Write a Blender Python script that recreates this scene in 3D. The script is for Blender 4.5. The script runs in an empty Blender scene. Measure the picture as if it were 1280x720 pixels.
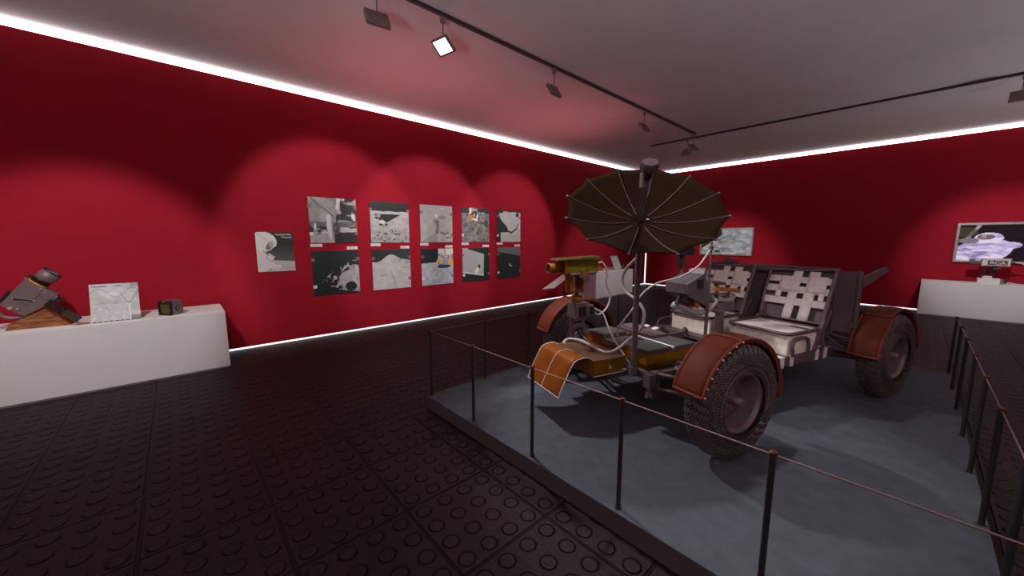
import bpy, bmesh, math, random
from mathutils import Vector, Matrix, Euler
random.seed(7)
sc = bpy.context.scene
COL = sc.collection
PI = math.pi

# ------------------------------------------------------------------ materials
def nt(m):
    m.use_nodes = True
    return m.node_tree, m.node_tree.nodes['Principled BSDF']

def mat(name, col, rough=.6, metal=0., var=0., vscale=8., bump=0., bscale=60., spec=.5):
    m = bpy.data.materials.new(name); t, b = nt(m)
    b.inputs['Base Color'].default_value = (*col, 1)
    b.inputs['Roughness'].default_value = rough
    b.inputs['Metallic'].default_value = metal
    b.inputs['Specular IOR Level'].default_value = spec
    tc = t.nodes.new('ShaderNodeTexCoord')
    if var:
        n = t.nodes.new('ShaderNodeTexNoise'); n.inputs['Scale'].default_value = vscale; n.inputs['Detail'].default_value = 4
        t.links.new(tc.outputs['Object'], n.inputs['Vector'])
        r = t.nodes.new('ShaderNodeMapRange')
        r.inputs['From Min'].default_value = .3; r.inputs['From Max'].default_value = .7
        r.inputs['To Min'].default_value = 1 - var; r.inputs['To Max'].default_value = 1 + var
        t.links.new(n.outputs['Fac'], r.inputs['Value'])
        x = t.nodes.new('ShaderNodeVectorMath'); x.operation = 'SCALE'
        x.inputs[0].default_value = col
        t.links.new(r.outputs['Result'], x.inputs['Scale'])
        t.links.new(x.outputs['Vector'], b.inputs['Base Color'])
    if bump:
        n = t.nodes.new('ShaderNodeTexNoise'); n.inputs['Scale'].default_value = bscale; n.inputs['Detail'].default_value = 3
        t.links.new(tc.outputs['Object'], n.inputs['Vector'])
        bp = t.nodes.new('ShaderNodeBump'); bp.inputs['Strength'].default_value = bump; bp.inputs['Distance'].default_value = .01
        t.links.new(n.outputs['Fac'], bp.inputs['Height'])
        t.links.new(bp.outputs['Normal'], b.inputs['Normal'])
    return m

def emit(name, col, s):
    m = bpy.data.materials.new(name); t, b = nt(m)
    b.inputs['Base Color'].default_value = (.02, .02, .02, 1)
    b.inputs['Emission Color'].default_value = (*col, 1)
    b.inputs['Emission Strength'].default_value = s
    return m

def attr_mat(name, rough=.5, emission=0.):
    m = bpy.data.materials.new(name); t, b = nt(m)
    a = t.nodes.new('ShaderNodeAttribute'); a.attribute_name = 'ink'
    b.inputs['Roughness'].default_value = rough
    if emission:
        b.inputs['Base Color'].default_value = (.004, .004, .004, 1); b.inputs['Specular IOR Level'].default_value = .1
        t.links.new(a.outputs['Color'], b.inputs['Emission Color'])
        b.inputs['Emission Strength'].default_value = emission
    else:
        t.links.new(a.outputs['Color'], b.inputs['Base Color'])
    return m

M = {}
M['wall'] = mat('crimson_paint', (.36, .0085, .024), .85, var=.05, vscale=3, bump=.15, bscale=180, spec=.2)
M['ceil'] = mat('matt_ceiling_paint', (.80, .76, .77), .95, var=.04, vscale=.8, spec=.1)
M['white'] = mat('white_laminate', (.80, .79, .80), .45, var=.02, vscale=2)
M['seam'] = mat('seam_pink', (0.95, 0.86, 0.88), .7, var=.1)
M['plat'] = mat('grey_display_carpet', (0.088, 0.098, 0.119), .95, var=.14, vscale=9, bump=.25, bscale=140, spec=.1)
M['platside'] = mat('grey_platform_edge', (0.07, 0.066, 0.075), .9, var=.06)
M['track'] = mat('track_brown_metal', (.055, .035, .04), .5, .3, var=.05)
M['head'] = mat('lamp_casing', (0.24, 0.165, 0.17), .5, .2, var=.05)
M['post'] = mat('post_dark_steel', (0.05, 0.052, 0.056), .35, .5, var=.1, vscale=20)
M['cap'] = mat('copper_cap', (0.14, 0.055, 0.032), .4, .6, var=.1)
M['wire'] = mat('barrier_cable_pink_steel', (0.26, 0.165, 0.17), .5, .2, var=.05)
M['tapeW'] = mat('tape_white', (.75, .75, .75), .6, var=.05)
M['tapeP'] = mat('tape_mauve', (.24, .14, .16), .6, var=.05)
M['card'] = mat('card_white', (.8, .84, .84), .6, var=.03)
M['cardink'] = mat('card_ink', (.35, .36, .37), .6, var=.03)
M['black'] = mat('black_plastic', (.012, .01, .011), .45, var=.1)
M['grey'] = mat('rover_mauve_grey_metal', (0.125, 0.086, 0.093), .55, .15, var=.1, vscale=14)
M['greyd'] = mat('rover_dark_panel', (0.13, 0.09, 0.096), .6, .1, var=.1, vscale=6)
M['console'] = mat('console_charcoal', (0.1, 0.08, 0.084), .6, .05, var=.08, vscale=10)
M['fender'] = mat('fender_rust_orange', (0.135, 0.029, 0.018), .6, .0, var=.1, vscale=6, spec=.12)
M['bead'] = mat('fender_bead_rust', (0.165, 0.037, 0.023), .55, .0, var=.06, vscale=10, spec=.2)
M['rivet'] = mat('rivet_steel', (.5, .5, .5), .4, .5, var=.05)
M['gold'] = mat('gold_foil', (0.27, 0.125, 0.009), .45, .2, var=.22, vscale=7, bump=.3, bscale=18, spec=.25)
M['amber'] = mat('amber_foil', (0.27, 0.072, 0.0055), .5, .1, var=.16, vscale=5, bump=.12, bscale=12, spec=.2)
M['copper'] = mat('copper_brown_foil', (0.14, 0.064, 0.036), .5, .2, var=.12, vscale=7)
M['olive'] = mat('olive_gold_foil', (0.2, 0.155, 0.008), .5, .1, var=.2, vscale=12, spec=.2)
M['visor'] = mat('brown_olive_foil', (.075, .053, .005), .55, .1, var=.25, vscale=14, bump=.2, bscale=30, spec=.15)
M['pad'] = mat('charcoal_pad', (0.065, 0.059, 0.062), .8, var=.12, vscale=20, bump=.2, bscale=90)
M['cream'] = mat('cream_beta_cloth', (0.86, 0.78, 0.72), .9, var=.10, vscale=18, bump=.2, bscale=80, spec=.2)
M['strap'] = mat('pale_webbing', (0.74, 0.67, 0.65), .9, var=.10, vscale=25, bump=.3, bscale=160, spec=.2)
M['edgew'] = mat('white_edging', (.75, .70, .70), .6, var=.03)
M['cable'] = mat('white_cable_sheath', (0.52, 0.47, 0.46), .5, var=.05, vscale=30)
M['cableg'] = mat('grey_cable_sheath', (.36, .32, .32), .5, var=.05, vscale=30)
M['dish'] = mat('dish_bronze_mesh', (0.0115, 0.005, 0.002), .9, .0, var=.08, vscale=4, spec=.03)
M['rib'] = mat('dish_rib_mauve', (.085, .058, .061), .9, 0., var=.05, spec=.05)
M['rim'] = mat('wheel_rim_mauve_aluminium', (0.21, 0.152, 0.156), .45, .35, var=.08, vscale=9)
M['tread'] = mat('tread_titanium_chevron', (.10, .088, .09), .55, .2, var=.1, vscale=20)
M['wood'] = mat('wood', (.26, .09, .03), .5, var=.1)
M['orange'] = mat('orange_plastic', (.42, .12, .03), .5, var=.05)
M['camgrey'] = mat('camera_mauve_grey', (0.19, 0.137, 0.143), .45, .2, var=.08, vscale=25)
M['yellow'] = mat('yellow_ring', (.75, .36, .02), .5, var=.03)
M['plate'] = mat('olive_black_plate', (.035, .028, .018), .5, var=.08)
M['greenglass'] = mat('olive_green_plate', (.085, .10, .012), .3, var=.08)
M['silver'] = mat('silver_bezel', (.40, .39, .38), .4, .4, var=.04)
M['camwhite'] = mat('camera_white', (.72, .70, .66), .45, var=.03)
M['lens'] = mat('lens_glass', (.015, .012, .02), .08, 0, var=.01)
M['lensred'] = mat('lens_red', (.10, .008, .01), .15, 0, var=.01)
M['inkw'] = mat('ink_white', (.8, .8, .8), .6, var=.01)
M['inkb'] = mat('ink_black', (.02, .02, .022), .6, var=.01)
M['print'] = attr_mat('photo_print')
M['screen'] = attr_mat('screen_image', .2, 1.0)
M['led'] = emit('led_white', (1., .97, .98), 6.)
M['ledlow'] = emit('led_floor_white', (1., .96, .97), 1.3)
M['lamp'] = emit('lamp_lens_white', (1., .98, .95), 4.)

# wood gets grain
def wood_grain():
    t = M['wood'].node_tree; b = t.nodes['Principled BSDF']
    tc = t.nodes.new('ShaderNodeTexCoord'); mp = t.nodes.new('ShaderNodeMapping'); mp.inputs['Scale'].default_value = (3, 2.2, 16)
    mp.inputs['Rotation'].default_value = (.12, 0, 0)
    n = t.nodes.new('ShaderNodeTexNoise'); n.inputs['Scale'].default_value = 3.5; n.inputs['Detail'].default_value = 6; n.inputs['Distortion'].default_value = .8
    r = t.nodes.new('ShaderNodeValToRGB')
    r.color_ramp.elements[0].position = .35; r.color_ramp.elements[0].color = (.13, .038, .012, 1)
    r.color_ramp.elements[1].position = .68; r.color_ramp.elements[1].color = (.40, .15, .05, 1)
    t.links.new(tc.outputs['Object'], mp.inputs['Vector']); t.links.new(mp.outputs['Vector'], n.inputs['Vector'])
    t.links.new(n.outputs['Fac'], r.inputs['Fac']); t.links.new(r.outputs['Color'], b.inputs['Base Color'])
wood_grain()

# floor: rubber tiles with raised round studs (world metres in object space)
def floor_mat():
    m = bpy.data.materials.new('studded_rubber_tiles'); t, b = nt(m); N = t.nodes; L = t.links
    tc = N.new('ShaderNodeTexCoord'); sep = N.new('ShaderNodeSeparateXYZ'); L.new(tc.outputs['Object'], sep.inputs[0])
    def math_(op, a, c=None, d=None):
        n = N.new('ShaderNodeMath'); n.operation = op
        for i, v in enumerate((a, c, d)):
            if v is None: continue
            if isinstance(v, (int, float)): n.inputs[i].default_value = v
            else: L.new(v, n.inputs[i])
        return n.outputs[0]
    TX, TY = .583, .579
    u = math_('DIVIDE', math_('ADD', sep.outputs[0], 3.057), TX)
    v = math_('DIVIDE', math_('ADD', sep.outputs[1], .281), TY)
    def cell(w, k):   # distance from the cell centre in metres
        return math_('MULTIPLY', math_('SUBTRACT', math_('FRACT', math_('MULTIPLY', w, k)), .5), TX / k)
    su, sv = cell(u, 4), cell(v, 4)
    d = math_('SQRT', math_('ADD', math_('MULTIPLY', su, su), math_('MULTIPLY', sv, sv)))
    stud = N.new('ShaderNodeMapRange'); stud.interpolation_type = 'SMOOTHSTEP'
    L.new(d, stud.inputs['Value']); stud.inputs['From Min'].default_value = .037; stud.inputs['From Max'].default_value = .046
    stud.inputs['To Min'].default_value = 1; stud.inputs['To Max'].default_value = 0
    tu, tv = math_('ABSOLUTE', cell(u, 1)), math_('ABSOLUTE', cell(v, 1))
    edge = math_('MAXIMUM', tu, tv)
    gr = N.new('ShaderNodeMapRange'); gr.interpolation_type = 'SMOOTHSTEP'
    L.new(edge, gr.inputs['Value']); gr.inputs['From Min'].default_value = TX / 2 - .011; gr.inputs['From Max'].default_value = TX / 2 - .003
    gr.inputs['To Min'].default_value = 0; gr.inputs['To Max'].default_value = 1
    ridge = math_('MULTIPLY', gr.outputs[0], -1.)
    h = math_('ADD', stud.outputs[0], ridge)
    nz = N.new('ShaderNodeTexNoise'); nz.inputs['Scale'].default_value = 40; L.new(tc.outputs['Object'], nz.inputs['Vector'])
    h2 = math_('ADD', h, math_('MULTIPLY', nz.outputs['Fac'], .15))
    bp = N.new('ShaderNodeBump'); bp.inputs['Strength'].default_value = 1.; bp.inputs['Distance'].default_value = .026
    L.new(h2, bp.inputs['Height']); L.new(bp.outputs['Normal'], b.inputs['Normal'])
    n2 = N.new('ShaderNodeTexNoise'); n2.inputs['Scale'].default_value = 1.3; n2.inputs['Detail'].default_value = 5; L.new(tc.outputs['Object'], n2.inputs['Vector'])
    r = N.new('ShaderNodeValToRGB')
    r.color_ramp.elements[0].position = .3; r.color_ramp.elements[0].color = (.020, .0095, .010, 1)
    r.color_ramp.elements[1].position = .7; r.color_ramp.elements[1].color = (.030, .0155, .016, 1)
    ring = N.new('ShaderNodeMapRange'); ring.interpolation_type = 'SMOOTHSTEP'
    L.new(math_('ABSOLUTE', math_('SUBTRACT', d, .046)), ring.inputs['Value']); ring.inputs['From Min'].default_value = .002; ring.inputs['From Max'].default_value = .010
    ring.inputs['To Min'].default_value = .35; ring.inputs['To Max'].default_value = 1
    shade_joints = math_('MULTIPLY', ring.outputs[0], math_('SUBTRACT', 1., math_('MULTIPLY', gr.outputs[0], .5)))  # stud-base shadow painted into the colour as dark rings, plus darker tile joints
    sc_ = N.new('ShaderNodeVectorMath'); sc_.operation = 'SCALE'
    L.new(n2.outputs['Fac'], r.inputs['Fac']); L.new(r.outputs['Color'], sc_.inputs[0]); L.new(shade_joints, sc_.inputs['Scale']); L.new(sc_.outputs['Vector'], b.inputs['Base Color'])
    b.inputs['Roughness'].default_value = .5; b.inputs['Specular IOR Level'].default_value = .14
    return m
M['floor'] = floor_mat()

# woven wire tyre: open mesh of crossing wires over UV
def tyre_mat():
    m = bpy.data.materials.new('woven_wire_tyre'); t, b = nt(m); N = t.nodes; L = t.links
    uv = N.new('ShaderNodeUVMap'); uv.uv_map = 'UVMap'
    sep = N.new('ShaderNodeSeparateXYZ'); L.new(uv.outputs[0], sep.inputs[0])
    def math_(op, a, c=None):
        n = N.new('ShaderNodeMath'); n.operation = op
        for i, v in enumerate((a, c)):
            if v is None: continue
            if isinstance(v, (int, float)): n.inputs[i].default_value = v
            else: L.new(v, n.inputs[i])
        return n.outputs[0]
    a = math_('MULTIPLY', sep.outputs[0], 96); c = math_('MULTIPLY', sep.outputs[1], 17)
    f1 = math_('LESS_THAN', math_('FRACT', math_('ADD', a, c)), .30)
    f2 = math_('LESS_THAN', math_('FRACT', math_('SUBTRACT', a, c)), .30)
    mask = math_('MAXIMUM', f1, f2)
    cross = math_('MULTIPLY', f1, f2)
    mixc = N.new('ShaderNodeMix'); mixc.data_type = 'RGBA'
    mixc.inputs['A'].default_value = (.07, .058, .06, 1); mixc.inputs['B'].default_value = (.42, .34, .34, 1)
    L.new(cross, mixc.inputs['Factor']); L.new(mixc.outputs['Result'], b.inputs['Base Color'])
    b.inputs['Roughness'].default_value = .5; b.inputs['Metallic'].default_value = .2
    tr = N.new('ShaderNodeBsdfTransparent'); mx = N.new('ShaderNodeMixShader'); out = N['Material Output']
    al = N.new('ShaderNodeMapRange'); L.new(mask, al.inputs['Value'])
    al.inputs['To Min'].default_value = .0; al.inputs['To Max'].default_value = 1
    L.new(al.outputs[0], mx.inputs[0]); L.new(tr.outputs[0], mx.inputs[1]); L.new(b.outputs[0], mx.inputs[2]); L.new(mx.outputs[0], out.inputs[0])
    return m
M['tyre'] = tyre_mat()

# ------------------------------------------------------------------ mesh builder
def frame_of(d):
    d = Vector(d).normalized()
    a = Vector((0, 0, 1)) if abs(d.z) < .9 else Vector((1, 0, 0))
    x = d.cross(a).normalized(); y = d.cross(x).normalized()
    return x, y, d

def catmull(pts, n=6):
    P = [Vector(p) for p in pts]; out = []
    for i in range(len(P) - 1):
        p0 = P[i - 1] if i else P[0] * 2 - P[1]; p1, p2 = P[i], P[i + 1]
        p3 = P[i + 2] if i + 2 < len(P) else P[-1] * 2 - P[-2]
        for k in range(n):
            t = k / n
            out.append(.5 * ((2 * p1) + (-p0 + p2) * t + (2 * p0 - 5 * p1 + 4 * p2 - p3) * t * t + (-p0 + 3 * p1 - 3 * p2 + p3) * t ** 3))
    out.append(P[-1]); return out

class MB:
    def __init__(s): s.v = []; s.f = []; s.sm = []; s.uv = {}
    def face(s, idx, smooth=False, uv=None):
        s.f.append(tuple(idx)); s.sm.append(smooth)
        if uv: s.uv[len(s.f) - 1] = uv
    def add(s, vs): b = len(s.v); s.v += [tuple(v) for v in vs]; return b
    def box(s, lo, hi, bev=0., rot=None, piv=None):
        lo, hi = Vector(lo), Vector(hi); c = (lo + hi) / 2; d = hi - lo
        bm = bmesh.new(); bmesh.ops.create_cube(bm, size=1)
        for v in bm.verts: v.co = Vector((v.co.x * d.x, v.co.y * d.y, v.co.z * d.z))
        if bev: bmesh.ops.bevel(bm, geom=list(bm.edges), offset=min(bev, min(d) * .45), segments=2, affect='EDGES', profile=.6)
        R = Euler(rot).to_matrix() if rot else None
        bm.verts.index_update()
        vs = []
        for v in bm.verts:
            p = v.co.copy()
            if R:
                if piv is not None: p = R @ (p + c - Vector(piv)) + Vector(piv)
                else: p = R @ p + c
            else: p = p + c
            vs.append(p)
        b = s.add(vs)
        for f in bm.faces: s.face([b + v.index for v in f.verts])
        bm.free(); return s
    def tube(s, pts, r, n=8, smooth_path=0, caps=True, closed=False):
        P = catmull(pts, smooth_path) if smooth_path else [Vector(p) for p in pts]
        rs = r if isinstance(r, (list, tuple)) else [r] * len(P)
        rings = []; px = None
        for i, p in enumerate(P):
            if closed: t = P[(i + 1) % len(P)] - P[i - 1]
            else: t = (P[min(i + 1, len(P) - 1)] - P[max(i - 1, 0)])
            t.normalize()
            if px is None: x, y, _ = frame_of(t)
            else:
                x = (px - t * px.dot(t)).normalized(); y = t.cross(x)
            px = x
            rings.append(s.add([p + (x * math.cos(2 * PI * k / n) + y * math.sin(2 * PI * k / n)) * rs[i] for k in range(n)]))
        m = len(rings)
        for i in range(m if closed else m - 1):
            a, b = rings[i], rings[(i + 1) % m]
            for k in range(n): s.face([a + k, a + (k + 1) % n, b + (k + 1) % n, b + k], n > 5)
        if caps and not closed:
            for q, rev in ((0, True), (m - 1, False)):
                vs = [s.v[rings[q] + k] for k in range(n)]; b = s.add(vs); idx = [b + k for k in range(n)]
                s.face(idx[::-1] if rev else idx)
        return s
    def cyl(s, p0, p1, r, n=16, r2=None): return s.tube([p0, p1], [r, r if r2 is None else r2], n)
    def bar(s, p0, p1, wx, wy, up=(0, 0, 1)):   # rectangular section bar between two points
        p0, p1 = Vector(p0), Vector(p1); d = (p1 - p0).normalized(); u = Vector(up)
        x = d.cross(u)
        if x.length < 1e-4: x = d.cross(Vector((0, 1, 0)))
        x.normalize(); y = x.cross(d).normalized()
        vs = [p + x * a * wx / 2 + y * b * wy / 2 for p in (p0, p1) for a, b in ((-1, -1), (1, -1), (1, 1), (-1, 1))]
        b = s.add(vs)
        for f in ((3, 2, 1, 0), (4, 5, 6, 7), (0, 1, 5, 4), (1, 2, 6, 5), (2, 3, 7, 6), (3, 0, 4, 7)): s.face([b + i for i in f])
        return s
    def lathe(s, prof, axis_o, axis_d, n=48, smooth=True, closed=False, uvs=False):   # prof: (along, radius)
        x, y, d = frame_of(axis_d); o = Vector(axis_o); rings = []
        for a, r in prof:
            rings.append(s.add([o + d * a + (x * math.cos(2 * PI * k / n) + y * math.sin(2 * PI * k / n)) * r for k in range(n)]))
        m = len(rings)
        for i in range(m if closed else m - 1):
            a, b = rings[i], rings[(i + 1) % m]
            for k in range(n):
                uv = [(k / n, i / m), ((k + 1) / n, i / m), ((k + 1) / n, (i + 1) / m), (k / n, (i + 1) / m)] if uvs else None
                s.face([a + k, a + (k + 1) % n, b + (k + 1) % n, b + k], smooth, uv)
        return s
    def disc(s, o, d, r, n=32):
        x, y, d = frame_of(d); o = Vector(o)
        b = s.add([o + (x * math.cos(2 * PI * k / n) + y * math.sin(2 * PI * k / n)) * r for k in range(n)]); s.face([b + k for k in range(n)]); return s
    def prism(s, poly, o, ex, ey, ez, depth):   # polygon in ex/ey, extruded along ez
        o, ex, ey, ez = map(Vector, (o, ex, ey, ez)); n = len(poly)
        a = s.add([o + ex * p[0] + ey * p[1] for p in poly]); b = s.add([o + ex * p[0] + ey * p[1] + ez * depth for p in poly])
        s.face([a + i for i in range(n)][::-1]); s.face([b + i for i in range(n)])
        c = s.add([s.v[a + i] for i in range(n)] + [s.v[b + i] for i in range(n)])
        for i in range(n): s.face([c + i, c + (i + 1) % n, c + n + (i + 1) % n, c + n + i])
        return s
    def sheet(s, rows, smooth=True, thick=0.):   # grid of points, optional thickness along z-ish normal
        m, n = len(rows), len(rows[0]); b = s.add([p for r in rows for p in r])
        for i in range(m - 1):
            for j in range(n - 1): s.face([b + i * n + j, b + i * n + j + 1, b + (i + 1) * n + j + 1, b + (i + 1) * n + j], smooth)
        return s
    def build(s, name, m, parent=None, loc=None, solid=0.):
        me = bpy.data.meshes.new(name); me.from_pydata(s.v, [], s.f)
        for p, q in zip(me.polygons, s.sm): p.use_smooth = q
        if s.uv:
            ul = me.uv_layers.new(name='UVMap')
            for fi, uv in s.uv.items():
                for li, c in zip(me.polygons[fi].loop_indices, uv): ul.data[li].uv = c
        me.update()
        bm = bmesh.new(); bm.from_mesh(me)
        if not s.uv: bmesh.ops.recalc_face_normals(bm, faces=bm.faces)
        bm.to_mesh(me); bm.free()
        me.materials.append(M[m] if isinstance(m, str) else m)
        o = bpy.data.objects.new(name, me); COL.objects.link(o)
        if parent: o.parent = parent
        if loc: o.location = loc
        if solid:
            md = o.modifiers.new('Solidify', 'SOLIDIFY'); md.thickness = solid; md.offset = 0
        return o

def tag(o, label=None, cat=None, group=None, kind=None):
    for k, v in (('label', label), ('category', cat), ('group', group), ('kind', kind)):
        if v: o[k] = v
    return o
def empty(name, loc, rz=0):
    o = bpy.data.objects.new(name, None); COL.objects.link(o); o.location = loc; o.rotation_euler = (0, 0, rz); o.empty_display_size = .1; return o
def kids(o): return [c for c in bpy.data.objects if c.parent is o]
def copy_tree(o, parent=None, mirror=False):
    c = o.copy(); COL.objects.link(c)
    if parent: c.parent = parent
    for ch in kids(o): copy_tree(ch, c)
    return c
def text(name, body, size, m, parent, loc, rot, ext=.0006, align='LEFT', sx=1.):
    cu = bpy.data.curves.new(name, 'FONT'); cu.body = body; cu.size = size; cu.extrude = ext; cu.align_x = align; cu.offset = size * .012
    tmp = bpy.data.objects.new(name, cu); COL.objects.link(tmp)
    dg = bpy.context.evaluated_depsgraph_get(); me = bpy.data.meshes.new_from_object(tmp.evaluated_get(dg))
    bpy.data.objects.remove(tmp); bpy.data.curves.remove(cu)
    me.name = name; me.materials.clear(); me.materials.append(M[m])
    o = bpy.data.objects.new(name, me); COL.objects.link(o); o.parent = parent; o.location = loc; o.rotation_euler = rot; o.scale = (sx, 1, 1)
    return o

# ------------------------------------------------------------------ noise for the printed pictures
def h2(x, y, s=0):
    n = (x * 374761393 + y * 668265263 + s * 1442695041) & 0xffffffff
    n = ((n ^ (n >> 13)) * 1274126177) & 0xffffffff
    return ((n ^ (n >> 16)) & 0xffff) / 65535.
def vn(x, y, s=0):
    xi, yi = math.floor(x), math.floor(y); fx, fy = x - xi, y - yi
    fx = fx * fx * (3 - 2 * fx); fy = fy * fy * (3 - 2 * fy)
    a = h2(xi, yi, s) * (1 - fx) + h2(xi + 1, yi, s) * fx; b = h2(xi, yi + 1, s) * (1 - fx) + h2(xi + 1, yi + 1, s) * fx
    return a * (1 - fy) + b * fy
def fbm(x, y, s=0, o=4):
    t = 0; a = .5
    for k in range(o): t += a * vn(x, y, s + k); x *= 2.03; y *= 2.03; a *= .5
    return t / (1 - .5 ** o)
def sst(a, b, x):
    t = min(1, max(0, (x - a) / (b - a))); return t * t * (3 - 2 * t)
def mix(a, b, t): return tuple(p + (q - p) * t for p, q in zip(a, b))
def ell(u, v, cx, cy, rx, ry, rot=0):
    x, y = u - cx, v - cy; c, s = math.cos(rot), math.sin(rot); x, y = x * c + y * s, -x * s + y * c
    return math.hypot(x / rx, y / ry)
def seg(u, v, ax, ay, bx, by):
    dx, dy = bx - ax, by - ay; t = max(0, min(1, ((u - ax) * dx + (v - ay) * dy) / (dx * dx + dy * dy)))
    return math.hypot(u - ax - t * dx, v - ay - t * dy)
def G(x): return (x, x * .97, x * .97)
TEAL = (.007, .014, .014)

def p_lander_bw(u, v):
    g = .10 + .18 * fbm(u * 7, v * 7, 1)
    if u < .5 and abs((u * .9 + v) - 1.05 + .05 * vn(u * 9, v * 9, 4)) < .02: g *= .45
    if u > .55 and v > .42:
        k = vn(u * 22, v * 5, 3)
        g = .025 + .42 * sst(.52, .75, k) * (v > .5) + .25 * sst(.6, .8, vn(u * 8, v * 24, 9))
    if v < .47: g = .02 + .16 * fbm(u * 12, v * 18, 5)
    if v < .36: g = .30 * sst(.42, .62, fbm(u * 5, v * 9 + u * 3, 7)) + .015
    if u > .5 and .29 < v + .1 * (1 - u) < .34: g = .30
    if u > .5 and v < .25 - .06 * (1 - u): g = .012
    if u < .5 and v < .16 + .12 * u: g = .16 + .14 * fbm(u * 22, v * 22, 8)
    d = min(ell(u, v, .40, .56, .055, .08), ell(u, v, .42, .38, .075, .18, .06), ell(u, v, .44, .20, .06, .14, .12))
    if d < 1: g = .42 - .25 * sst(.42, .47, u)
    if ell(u, v, .55, .32, .08, .13) < 1: g = .02 + .08 * vn(u * 30, v * 30)
    if ell(u, v, .11, .36, .02, .09, -.15) < 1: g = .42
    return G(g)
def p_rocks(u, v):
    g = .13 + .22 * fbm(u * 9, v * 12, 11) + .05 * v
    if v > .74: g = .006
    if .70 < v - .02 * vn(u * 6, 3, 2) < .76: g = .36 - .1 * vn(u * 20, v * 30, 6)
    lo = .50 + .55 * abs(u - .42) * (1.0 if u > .42 else .55)
    if lo < v < .70 and u > .12: g = .008 if u > .3 or vn(u * 14, v * 14, 5) < .55 else .2
    if ell(u, v, .30, .50, .07, .05) < 1: g = .42
    if ell(u, v, .26, .44, .05, .03) < 1 or ell(u, v, .40, .44, .035, .03) < 1: g = .03
    if v < .32 and fbm(u * 22, v * 24, 13, 2) > .69: g = .05
    return G(g)
def p_figure(u, v):
    g = .22 + .14 * fbm(u * 7, v * 11, 21)
    if v > .80: g = .24 + .06 * v
    if .66 < v < .80 - .08 * abs(u - .5): g = .27 + .05 * fbm(u * 9, v * 14, 22)
    if ell(u, v, .68, .68, .12, .05) < 1: g = .18
    if u < .5 and v < .30 and v < .55 * u + .02: g = .22
    for e in ((.50, .56, .08, .06), (.52, .42, .05, .12), (.50, .30, .055, .07)):
        if ell(u, v, *e) < 1: g = .05 + .16 * vn(u * 34, v * 34, 4)
    if ell(u, v, .49, .72, .045, .045) < 1: g = .8
    if ell(u, v, .68, .92, .022, .022) < 1: g = .75
    if seg(u, v, .62, .27, .74, .22) < .022 or seg(u, v, .74, .22, .86, .26) < .02: g = .10
    if seg(u, v, .8, .13, .95, .13) < .02: g = .13
    return G(g)
def p_gold_lander(u, v):
    g = .03 + .20 * fbm(u * 10, v * 10, 31)
    if fbm(u * 16, v * 16, 33, 3) > .64: g *= .45
    c = G(g)
    if v > .90 - (.06 if u < .3 else 0) - .1 * max(0, u - .82) * 3: c = TEAL
    if u > .55 and v > .90 - .5 * (u - .55) ** 2 * 2.2 and v > .86: c = TEAL
    if .25 < u < .56 and v > .76: c = (.02, .022, .015) if vn(u * 18, v * 18, 3) < .6 else (.25, .22, .18)
    if seg(u, v, .31, .98, .31, .86) < .035: c = G(.55)
    if ell(u, v, .30, .70, .09, .10) < 1: c = (.33, .14, .03)
    if seg(u, v, .58, .80, .52, .66) < .025: c = G(.65)
    if seg(u, v, .40, .68, .54, .64) < .025: c = G(.5)
    if ell(u, v, .88, .55, .08, .09) < 1: c = G(.02)
    if seg(u, v, .6, .58, .98, .52) < .025: c = (.06, .05, .03)
    if ell(u, v, .78, .86, .05, .02) < 1: c = (.45, .40, .30)
    return c
def p_ridge(u, v):
    g = .24 + .16 * fbm(u * 6, v * 6, 41) - .06 * (v < .2)
    c = mix(G(g), (.34, .36, .34), .5)
    if v > .93 + .03 * vn(u * 8, 0, 2) or (u < .25 and v > .90): c = TEAL
    if u < .10 + .05 * (v < .3): c = TEAL
    if .30 < v < .80 and u < .12 + .35 * sst(.80, .36, v) and u < .44: c = TEAL
    if seg(u, v, .45, .35, .60, .29) < .03 or seg(u, v, .60, .29, .82, .42) < .025 or seg(u, v, .82, .42, .90, .58) < .018: c = (.02, .025, .025)
    if ell(u, v, .86, .87, .08, .07, .6) < 1: c = (.02, .02, .02)
    if ell(u, v, .96, .78, .05, .03) < 1: c = (.06, .03, .03)
    return c
def p_limb(u, v):
    edge = .20 + .66 * math.sqrt(max(0, u - .14)) - .05 * (1 - u)
    d = edge - v + .05 * (fbm(u * 12, v * 12, 55) - .5)
    if d > 0 and v > .30 - .5 * u + .1 * vn(u * 7, v * 7, 3) and v > .10 - (u - .55) * .2:
        g = .08 + .32 * fbm(u * 16, v * 16, 51)
        if d < .2 and vn(u * 16 + 3, v * 16, 52) > .58: g = .012
        if u < .6 and vn(u * 13, v * 13, 53) > .60: g = .012
        if ell(u, v, .72, .42, .2, .10, .5) < 1: g = .24 + .03 * vn(u * 20, v * 20)
        if ell(u, v, .80, .16, .13, .11) < 1: g = .010
        return G(g)
    return TEAL
def p_mountain(u, v):
    hill = .70 + .17 * math.exp(-((u - .52) / .25) ** 2) - .02 * math.sin(u * 12)
    if v > hill: return mix(TEAL, (.05, .06, .055), .4 * u)
    g = .28 + .13 * fbm(u * 7, v * 10, 61)
    if v > .56: g = .24 + .16 * fbm(u * 5, v * 7, 62)
    if ell(u, v, .72, .73, .06, .035, .8) < 1: g = .22
    if u > .85 and .62 < v < .72: g = .25
    if seg(u, v, .45, .48, .60, .05) < .02 or seg(u, v, .58, .48, .98, .28) < .012 or seg(u, v, .2, .34, .4, .38) < .02: g -= .09
    if seg(u, v, .75, .55, .95, .53) < .015: g -= .1
    return G(g)
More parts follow.
